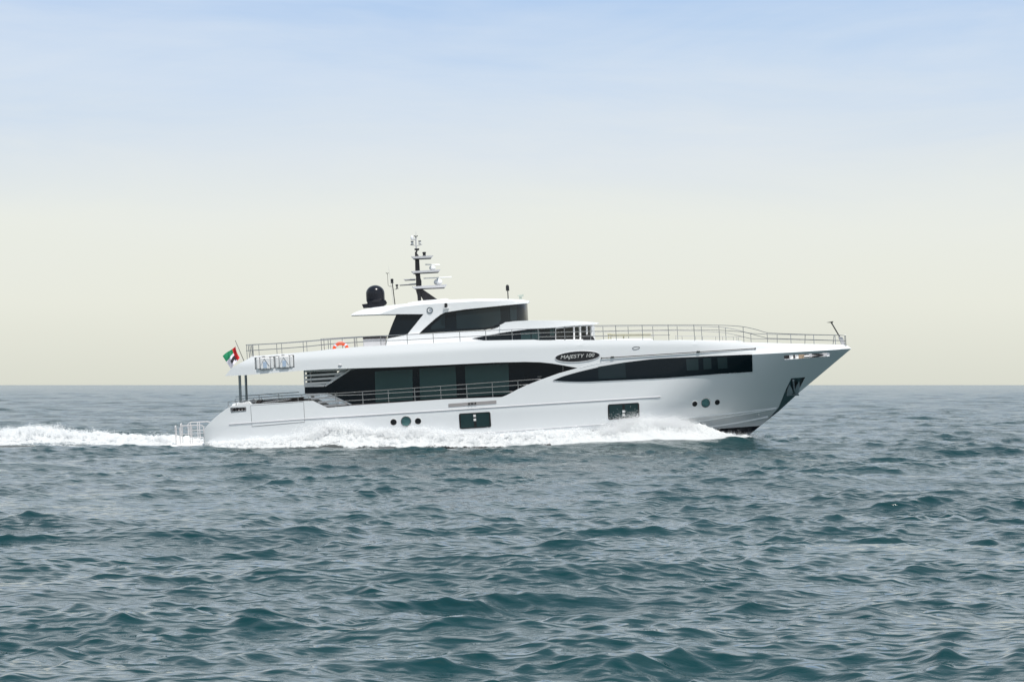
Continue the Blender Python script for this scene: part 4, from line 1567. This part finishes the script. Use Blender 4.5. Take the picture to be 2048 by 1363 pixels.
def sea():
    fr = np.concatenate([np.linspace(-math.pi, -.45, 60)[:-1], np.linspace(-.45, -.21, 190)[:-1], np.linspace(-.21, .21, 740), np.linspace(.21, .45, 190)[1:], np.linspace(.45, math.pi, 60)[1:]])
    radii = [1.0]
    while radii[-1] < 16:
        radii.append(radii[-1] * 1.05)
    while radii[-1] < 140:
        radii.append(radii[-1] * 1.0013)
    while radii[-1] < 260:
        radii.append(radii[-1] * 1.0018)
    while radii[-1] < 900:
        radii.append(radii[-1] * 1.0022)
    while radii[-1] < 3200:
        radii.append(radii[-1] * 1.0028)
    while radii[-1] < 24000:
        radii.append(radii[-1] * 1.02)
    rr = np.array(radii)
    nr, na = len(rr), len(fr)
    A, Rr = np.meshgrid(fr, rr)
    X0 = (Rr * np.sin(A)).astype(np.float64)
    Y0 = (Rr * np.cos(A)).astype(np.float64)
    drr = np.gradient(rr)
    spc = np.maximum(drr[:, None] + 0 * A, 0.0)
    dang = np.gradient(fr)
    spc = np.maximum(spc, (Rr * dang[None]) * .9)
    env1 = .55 + .95 * np.clip(fbm(X0 / 3.4 + 400, Y0 / 4.6 + 400, 61, 3) * 2.0 - .5, 0, 1)
    env2 = .60 + .85 * np.clip(fbm(X0 / 9.0 + 400, Y0 / 12.0 + 400, 71, 3) * 2.0 - .5, 0, 1)
    Z = np.zeros_like(X0)
    Zm = np.zeros_like(X0)
    DX = np.zeros_like(X0)
    DY = np.zeros_like(X0)
    rg = np.random.default_rng(5)
    NW = 170
    lam = np.exp(np.linspace(math.log(.22), math.log(15.0), NW)) * rg.uniform(.93, 1.07, NW)
    ss_oct = np.interp(np.log(lam), np.log([.22, .5, 1, 2, 4, 8, 15]), [.0060, .0095, .0095, .0050, .0034, .0032, .0014])
    per = NW / (math.log(15 / .22) / math.log(2))
    slope = np.sqrt(2 * ss_oct / per)
    amp = slope * lam / (2 * math.pi)
    spread = np.interp(np.log(lam), np.log([.22, 1, 4, 15]), [1.1, .90, .60, .40])
    th = -math.pi / 2 + .22 + rg.normal(0, 1, NW) * spread
    ph = rg.uniform(0, 2 * math.pi, NW)
    for i in range(NW):
        k = 2 * math.pi / lam[i]
        w = np.clip((lam[i] / np.maximum(spc, 1e-3) - 2.0) / 2.0, 0, 1)
        rows = np.where(w.max(1) > 0)[0]
        if len(rows) == 0:
            continue
        r0, r1 = rows[0], rows[-1] + 1
        ct, st_ = math.cos(th[i]), math.sin(th[i])
        q = k * (ct * X0[r0:r1] + st_ * Y0[r0:r1]) + ph[i]
        q = np.mod(q, 2 * math.pi).astype(np.float32)
        a = amp[i] * w[r0:r1] * (env1 if lam[i] < 2.2 else env2)[r0:r1]
        (Zm if .65 < lam[i] < 2.6 else Z)[r0:r1] += a * np.cos(q)
        s_ = -(.75 if .65 < lam[i] < 2.6 else .9) * a * np.sin(q)
        DX[r0:r1] += s_ * ct
        DY[r0:r1] += s_ * st_
    # short wind chop: peaked crests over flatter troughs
    sg = np.sqrt(np.mean(Zm[(Y0 > 25) & (Y0 < 70) & (np.abs(X0) < 15)] ** 2))
    Z += sg * (np.exp(.42 * np.clip(Zm / sg, -3.5, 2.6)) - 1.09) / .42 * .86
    # gustiness: calmer and rougher patches
    g = .82 + .22 * np.sin(X0 * .045 + Y0 * .021 + 1.0) * np.sin(Y0 * .033 - X0 * .012 + .4)
    lx, ly = world_to_wake(X0, Y0)
    # the hull flattens the sea right beside it
    near = np.exp(-((np.abs(ly) - 3.3).clip(0) / 3.0) ** 2) * np.clip((lx + 40) / 8, 0, 1) * np.clip((14.5 - lx) / 5, 0, 1)
    g = g * (1 - .6 * near)
    Z = Z * g + bow_wave(lx, ly)
    X = X0 + DX * g
    Y = Y0 + DY * g
    co = np.stack([X, Y, Z], -1).reshape(-1, 3).astype(np.float32)
    me = bpy.data.meshes.new('sea')
    i, j = np.meshgrid(np.arange(nr - 1), np.arange(na - 1), indexing='ij')
    a = i * na + j
    quads = np.stack([a, a + 1, a + na + 1, a + na], -1).reshape(-1, 4)[:, ::-1]
    nq = len(quads)
    me.vertices.add(len(co))
    me.vertices.foreach_set('co', co.ravel())
    me.loops.add(nq * 4)
    me.loops.foreach_set('vertex_index', quads.astype(np.int32).ravel())
    me.polygons.add(nq)
    me.polygons.foreach_set('loop_start', (np.arange(nq) * 4).astype(np.int32))
    me.polygons.foreach_set('use_smooth', np.ones(nq, dtype=bool))
    # slope the mesh cannot carry far away becomes roughness of the surface
    un = np.zeros_like(Z)
    for i_ in range(NW):
        w = np.clip((lam[i_] / np.maximum(spc, 1e-3) - 2.0) / 2.0, 0, 1)
        un += (1 - w * w) * slope[i_] ** 2 / 2
    at = me.attributes.new('fine_slope', 'FLOAT', 'POINT')
    at.data.foreach_set('value', np.sqrt(un).astype(np.float32).ravel())
    me.update()
    me.validate()
    o = bpy.data.objects.new('sea', me)
    col.objects.link(o)
    me.materials.append(sea_material())
    tag(o, 'choppy blue green sea reaching to a level horizon', 'sea', kind='structure')
    return o


def sea_material():
    m = bpy.data.materials.new('sea_water')
    m.use_nodes = True
    t = m.node_tree
    b = t.nodes['Principled BSDF']
    L = t.links.new
    b.inputs['IOR'].default_value = 1.36
    b.inputs['Specular IOR Level'].default_value = .5
    tc = nd(t, 'ShaderNodeTexCoord')
    nz = nd(t, 'ShaderNodeTexNoise')
    nz.inputs['Scale'].default_value = .06
    nz.inputs['Detail'].default_value = 3
    L(tc.outputs['Object'], nz.inputs['Vector'])
    mx = nd(t, 'ShaderNodeMix', data_type='RGBA')
    mx.inputs['A'].default_value = (.0014, .0220, .0265, 1)
    mx.inputs['B'].default_value = (.0030, .038, .0425, 1)
    L(nz.outputs['Fac'], mx.inputs['Factor'])
    L(mx.outputs['Result'], b.inputs['Base Color'])
    at = nd(t, 'ShaderNodeAttribute', attribute_name='fine_slope')
    mr = nd(t, 'ShaderNodeMapRange')
    mr.inputs['From Min'].default_value = .0
    mr.inputs['From Max'].default_value = .22
    mr.inputs['To Min'].default_value = .025
    mr.inputs['To Max'].default_value = .20
    L(at.outputs['Fac'], mr.inputs['Value'])
    L(mr.outputs[0], b.inputs['Roughness'])
    mp = nd(t, 'ShaderNodeMapping')
    mp.inputs['Scale'].default_value = (.8, 1.6, 1.0)
    mp.inputs['Rotation'].default_value = (0, 0, R(12))
    L(tc.outputs['Object'], mp.inputs['Vector'])
    prev = None
    fs = nd(t, 'ShaderNodeMapRange')
    fs.inputs['From Min'].default_value = .10
    fs.inputs['From Max'].default_value = .24
    fs.inputs['To Min'].default_value = 0.0
    fs.inputs['To Max'].default_value = 1.0
    L(at.outputs['Fac'], fs.inputs['Value'])
    nf = nd(t, 'ShaderNodeTexNoise')
    nf.inputs['Scale'].default_value = .16
    nf.inputs['Detail'].default_value = 4
    L(mp.outputs[0], nf.inputs['Vector'])
    prev = nd(t, 'ShaderNodeBump')
    prev.inputs['Distance'].default_value = .9
    L(fs.outputs[0], prev.inputs['Strength'])
    L(nf.outputs['Fac'], prev.inputs['Height'])
    for sc_, det, dist, st_, kind in ((.9, 2, .03, .5, 'FBM'), (3.2, 5, .075, .65, 'RIDGED_MULTIFRACTAL'), (9.0, 3, .02, .5, 'FBM')):
        n1 = nd(t, 'ShaderNodeTexNoise', noise_type=kind)
        n1.inputs['Scale'].default_value = sc_
        n1.inputs['Detail'].default_value = det
        n1.inputs['Roughness'].default_value = .5
        L(mp.outputs[0], n1.inputs['Vector'])
        bp = nd(t, 'ShaderNodeBump')
        bp.inputs['Strength'].default_value = st_
        bp.inputs['Distance'].default_value = dist
        L(n1.outputs['Fac'], bp.inputs['Height'])
        if prev is not None:
            L(prev.outputs[0], bp.inputs['Normal'])
        prev = bp
    L(bp.outputs[0], b.inputs['Normal'])
    return m


sea()


# ------------------------------------------------------------------ foam and spray
# crest height of the white water beside and behind the hull: (photo column, photo row of its top)
CREST_PX = [(-60, 864), (0, 861), (30, 856), (60, 854), (100, 859), (150, 864), (180, 865), (220, 873), (290, 874), (340, 875), (400, 884), (440, 885), (500, 880), (560, 876), (600, 871), (640, 862), (656, 857), (680, 853),
            (700, 857), (740, 864), (800, 865), (830, 862), (870, 868), (890, 871), (930, 873), (1000, 870), (1040, 866), (1080, 864), (1130, 864), (1160, 868), (1200, 864), (1240, 854), (1270, 847), (1290, 842),
            (1310, 843), (1340, 848), (1370, 846), (1400, 854), (1430, 864), (1460, 874), (1490, 880), (1505, 885), (1515, 895)]
CX = np.array([(q - 1000) / 43.6 for q, _ in CREST_PX])
CZ = np.array([max(0, CAM_H - (w_ - 769.0) * 121.3 / FOC) for _, w_ in CREST_PX])


def wb(lx):
    return np.where(lx > -13.4, np.interp(lx, WHX, WHW), 0.0)


def foam_field(lx, ly):
    """foam height above the water and foam thickness at wake-frame points"""
    H = np.interp(lx, CX, CZ) * np.interp(lx, [-14, 6.5, 8.5, 11.5], [1, 1, .75, .8])
    a = np.abs(ly)
    d = a - wb(lx)
    wid = np.interp(lx, [-60, -32, -16, -13.4, -6, 0, 5, 9, 11.5, 12], [4.2, 3.9, 3.2, 1.5, 1.8, 1.4, 1.8, 1.6, 1.1, .8])
    u = d / wid
    prof = np.where(lx > -13.4, np.exp(-(np.maximum(u, 0) / .75) ** 2), np.exp(-(u / .95) ** 4) * (.72 + .28 * np.cos(u * 4)))
    n1 = fbm(lx * 1.3, ly * 1.3, 3)
    n2 = fbm(lx * 5, ly * 5, 40, 4)
    n1 = np.where(lx < -15, .5 + (fbm(lx * .5, ly * 1.1, 33) - .5) * .8, n1)
    n3 = fbm(lx * .5 + 9, ly * 1.1, 77, 3)
    h = H * prof * (.78 + .40 * n1) + (.26 * (n2 - .5) + .16 * (n1 - .5) + .10 * (fbm(lx * 13, ly * 13, 90, 2) - .5)) * np.clip(prof * 1.5, 0, 1)
    thick = prof * 1.25 + (n1 - .5) * .9 + (n3 - .5) * .7
    thick = np.where((lx > -13.2) & (d > -1.0) & (d < np.where((lx > 2) & (lx < 9.5), 2.6, 1.5)) & (H > .15), np.maximum(thick, np.interp(d / np.where((lx > 2) & (lx < 9.5), 1.75, 1.0), [0, .8, 1.5], [.9, .8, .30])), thick)
    thick = np.where(lx < -13.4, thick + .35 * (prof > .5), thick)
    thick = np.where(H < .02, -1, thick)
    thick = np.where((a < np.interp(lx, WHX, WHB) - .25) & (lx > -13.4), -1, thick)
    return h - .03, thick


def foam():
    st_ = .055
    gx = np.arange(-30, 11.9, st_)
    gy = np.arange(-7.5, 7.5, st_)
    lx, ly = np.meshgrid(gx, gy, indexing='ij')
    h, th = foam_field(lx, ly)
    h = h + bow_wave(lx, ly) * .8
    jx = .05 * (vnoise2(lx * 9, ly * 9, 8) - .5)
    nx, ny = lx.shape
    ok = th > .18
    i, j = np.meshgrid(np.arange(nx - 1), np.arange(ny - 1), indexing='ij')
    f_ok = ok[:-1, :-1] & ok[1:, :-1] & ok[:-1, 1:] & ok[1:, 1:]
    a = (i * ny + j)[f_ok]
    quads = np.stack([a, a + ny, a + ny + 1, a + 1], -1)
    used = np.unique(quads)
    mp = np.full(nx * ny, -1)
    mp[used] = np.arange(len(used))
    co = np.stack([lx + jx, ly + jx, h], -1).reshape(-1, 3)[used]
    me = bpy.data.meshes.new('wake_foam')
    me.from_pydata(co.tolist(), [], mp[quads].tolist())
    me.polygons.foreach_set('use_smooth', [True] * len(me.polygons))
    at = me.attributes.new('thickness', 'FLOAT', 'POINT')
    at.data.foreach_set('value', th.reshape(-1)[used].astype(np.float32))
    o = bpy.data.objects.new('wake_foam', me)
    col.objects.link(o)
    o.matrix_world = WAKE
    me.materials.append(foam_material())
    tag(o, 'white churned foam along the hull and trailing behind the stern', 'foam', kind='stuff')


def foam_material():
    m = bpy.data.materials.new('sea_foam')
    m.use_nodes = True
    t = m.node_tree
    L = t.links.new
    for n in list(t.nodes):
        t.nodes.remove(n)
    out = nd(t, 'ShaderNodeOutputMaterial')
    tc = nd(t, 'ShaderNodeTexCoord')
    nz = nd(t, 'ShaderNodeTexNoise')
    nz.inputs['Scale'].default_value = 7.0
    nz.inputs['Detail'].default_value = 6
    nz.inputs['Roughness'].default_value = .65
    L(tc.outputs['Object'], nz.inputs['Vector'])
    df = nd(t, 'ShaderNodeBsdfDiffuse')
    df.inputs['Color'].default_value = (.83, .85, .86, 1)
    tl = nd(t, 'ShaderNodeBsdfTranslucent')
    tl.inputs['Color'].default_value = (.80, .83, .83, 1)
    bp = nd(t, 'ShaderNodeBump')
    bp.inputs['Strength'].default_value = .6
    bp.inputs['Distance'].default_value = .08
    L(nz.outputs['Fac'], bp.inputs['Height'])
    L(bp.outputs[0], df.inputs['Normal'])
    mx = nd(t, 'ShaderNodeMixShader')
    mx.inputs[0].default_value = .35
    L(df.outputs[0], mx.inputs[1])
    L(tl.outputs[0], mx.inputs[2])
    tr = nd(t, 'ShaderNodeBsdfTransparent')
    at = nd(t, 'ShaderNodeAttribute', attribute_name='thickness')
    ad = nd(t, 'ShaderNodeMath', operation='MULTIPLY_ADD')
    ad.inputs[1].default_value = .8
    L(nz.outputs['Fac'], ad.inputs[0])
    L(at.outputs['Fac'], ad.inputs[2])
    mr = nd(t, 'ShaderNodeMapRange')
    mr.inputs['From Min'].default_value = .62
    mr.inputs['From Max'].default_value = .80
    L(ad.outputs[0], mr.inputs['Value'])
    m2_ = nd(t, 'ShaderNodeMixShader')
    L(mr.outputs[0], m2_.inputs[0])
    L(tr.outputs[0], m2_.inputs[1])
    L(mx.outputs[0], m2_.inputs[2])
    L(m2_.outputs[0], out.inputs[0])
    return m


def droplets(name, c, r, label, mtl):
    """one mesh of many small octahedral water drops"""
    n = len(c)
    base = np.array([(1, 0, 0), (-1, 0, 0), (0, 1, 0), (0, -1, 0), (0, 0, 1), (0, 0, -1)], dtype=np.float32)
    tri = np.array([(0, 2, 4), (2, 1, 4), (1, 3, 4), (3, 0, 4), (2, 0, 5), (1, 2, 5), (3, 1, 5), (0, 3, 5)], dtype=np.int32)
    st_ = RNG.uniform(.7, 1.5, (n, 1, 3))
    co = (c[:, None, :] + base[None] * r[:, None, None] * st_).reshape(-1, 3).astype(np.float32)
    idx = (tri[None] + (np.arange(n) * 6)[:, None, None]).reshape(-1, 3).astype(np.int32)
    me = bpy.data.meshes.new(name)
    me.vertices.add(len(co))
    me.vertices.foreach_set('co', co.ravel())
    me.loops.add(len(idx) * 3)
    me.loops.foreach_set('vertex_index', idx.ravel())
    me.polygons.add(len(idx))
    me.polygons.foreach_set('loop_start', (np.arange(len(idx)) * 3).astype(np.int32))
    me.polygons.foreach_set('use_smooth', np.zeros(len(idx), dtype=bool))
    me.update()
    me.validate()
    me.materials.append(mtl)
    o = bpy.data.objects.new(name, me)
    col.objects.link(o)
    o.matrix_world = WAKE
    return tag(o, label, 'spray', kind='stuff')


def spray_material():
    m = bpy.data.materials.new('spray_drops')
    m.use_nodes = True
    t = m.node_tree
    for n in list(t.nodes):
        t.nodes.remove(n)
    out = nd(t, 'ShaderNodeOutputMaterial')
    df = nd(t, 'ShaderNodeBsdfDiffuse')
    df.inputs['Color'].default_value = (.93, .935, .94, 1)
    tl = nd(t, 'ShaderNodeBsdfTranslucent')
    tl.inputs['Color'].default_value = (.93, .935, .94, 1)
    mx = nd(t, 'ShaderNodeMixShader')
    mx.inputs[0].default_value = .5
    t.links.new(df.outputs[0], mx.inputs[1])
    t.links.new(tl.outputs[0], mx.inputs[2])
    t.links.new(mx.outputs[0], out.inputs[0])
    return m


def spray():
    C, Rd = [], []

    def plume(x, y, z, n, vx, vy, vz, sp, r0, r1):
        """ballistic jet: drops along their arcs at random ages"""
        v = np.array([vx, vy, vz]) + RNG.normal(0, 1, (n, 3)) * np.array([sp, sp, sp])
        v[:, 2] = np.abs(v[:, 2])
        T = 2 * v[:, 2] / 9.81
        tt = RNG.beta(1.3, 1.3, n) * T
        p = np.array([x, y, z]) + v * tt[:, None]
        p[:, 2] -= .5 * 9.81 * tt ** 2
        p += RNG.normal(0, .02, (n, 3))
        C.append(p)
        Rd.append(np.exp(RNG.uniform(math.log(r0), math.log(r1), n)))

    # along the side
    for side, cnt in ((-1, 620), (1, 160)):
        for _ in range(cnt):
            x = RNG.uniform(-14.5, 6.0)
            H = np.interp(x, CX, CZ)
            b = float(wb(np.array([x]))[0])
            d = abs(RNG.normal(0, .6))
            g = fbm(np.array([x * .55]), np.array([3.3]), 21, 4)[0]
            lift = max(0.05, H) * (.30 + 1.3 * max(0, g - .42) * 2.2) * RNG.uniform(.5, 1.25)
            z0 = H * math.exp(-(d / 1.2) ** 2) * .92
            hgt = max(.06, lift * .55)
            plume(x, side * (b + .05 + d), z0, int(RNG.integers(30, 130)), RNG.normal(-.6, .8), side * abs(RNG.normal(.3, .3)), math.sqrt(2 * 9.81 * hgt), .28, .005, .016)
    # chunks of foam thrown higher at the two bursts along the side
    for xc, w_, hh, n_ in ((-7.45, .9, .55, 90), (-4.2, 1.6, .42, 90), (-1.8, 1.2, .30, 60), (1.2, 1.5, .22, 60)):
        for _ in range(n_):
            x = RNG.normal(xc, w_)
            b = float(wb(np.array([x]))[0])
            z0 = np.interp(x, CX, CZ) * .7
            plume(x, -(b + .1 + abs(RNG.normal(0, .3))), z0, int(RNG.integers(20, 90)), RNG.normal(-.3, .6), -abs(RNG.normal(.2, .2)), math.sqrt(2 * 9.81 * hh * RNG.uniform(.3, 1.0)), .22, .006, .024)
    # bow sheet: water peeled off the forefoot, fanning out and aft
    for side, cnt in ((-1, 900), (1, 200)):
        for _ in range(cnt):
            x = RNG.triangular(4.5, 8.2, 11.9)
            H = float(np.interp(x, CX, CZ))
            b = float(wb(np.array([x]))[0])
            hgt = H * RNG.uniform(.15, .60 if x < 8 else .85) * (.8 + .3 * math.sin(x * 5.1))
            plume(x, side * (b + .10 + abs(RNG.normal(0, .15))), H * (.55 if x < 8 else .2), int(RNG.integers(30, 110)), RNG.normal(-1.8, .6), side * abs(RNG.normal(.35, .3)), math.sqrt(2 * 9.81 * max(.05, hgt)), .26, .004, .012)
    for _ in range(520):    # feathered top of the bow sheet
        x = RNG.normal(8.0, 1.35)
        b = float(wb(np.array([x]))[0])
        H = float(np.interp(x, CX, CZ))
        plume(x, -(b + .2 + abs(RNG.normal(0, .35))), H * .75, int(RNG.integers(40, 130)), RNG.normal(-2.0, .8), -abs(RNG.normal(.5, .3)), math.sqrt(2 * 9.81 * max(.05, H * RNG.uniform(.10, .50))), .35, .004, .011)
    for _ in range(260):    # low sheet at the stem
        x = RNG.uniform(9.0, 12.0)
        b = float(wb(np.array([x]))[0])
        plume(x, -(b + .1 + abs(RNG.normal(0, .25))), .05, int(RNG.integers(40, 130)), RNG.normal(-.9, .5), -abs(RNG.normal(.3, .25)), math.sqrt(2 * 9.81 * RNG.uniform(.08, .55)), .28, .004, .011)
    for _ in range(80):     # wispy peaks under the forward hull window
        x = RNG.normal(6.4, .8)
        b = float(wb(np.array([x]))[0])
        plume(x, -(b + .15), .7, int(RNG.integers(60, 160)), RNG.normal(-.6, .5), -.2, math.sqrt(2 * 9.81 * RNG.uniform(.15, .65)), .2, .004, .012)
    for _ in range(110):     # mist right at the forefoot
        plume(RNG.normal(11.7, .25), RNG.normal(-.25, .2), .0, 160, RNG.normal(-.2, .5), RNG.normal(-.2, .2), math.sqrt(2 * 9.81 * RNG.uniform(.1, .55)), .22, .004, .009)
    # stern wake
    for _ in range(420):
        x = -15.0 - abs(RNG.normal(0, 7.5))
        if RNG.random() < .45:
            x = RNG.normal(-22.2, 1.5)
        y = RNG.uniform(-3.6, 3.6)
        H = float(np.interp(x, CX, CZ))
        plume(x, y, H * .62, int(RNG.integers(30, 170)), RNG.normal(-.4, .7), RNG.normal(0, .4), math.sqrt(2 * 9.81 * max(.05, H * RNG.uniform(.10, .45))), .25, .005, .015)
    c = np.concatenate(C)
    r = np.concatenate(Rd)
    keep = (c[:, 2] > -.05)
    b = wb(c[:, 0])
    keep &= ~((np.abs(c[:, 1]) < np.interp(c[:, 0], WHX, WHB) + .02) & (c[:, 0] > -13.4) & (c[:, 0] < 11.5))
    c, r = c[keep], r[keep]
    print('drops', len(c))
    m = spray_material()
    bow = c[:, 0] > 4.0
    droplets('bow_spray', c[bow], r[bow], 'white spray sheet thrown up by the bow', m)
    droplets('wake_spray', c[~bow], r[~bow], 'white drops splashing along the hull side and stern wake', m)


foam()
spray()
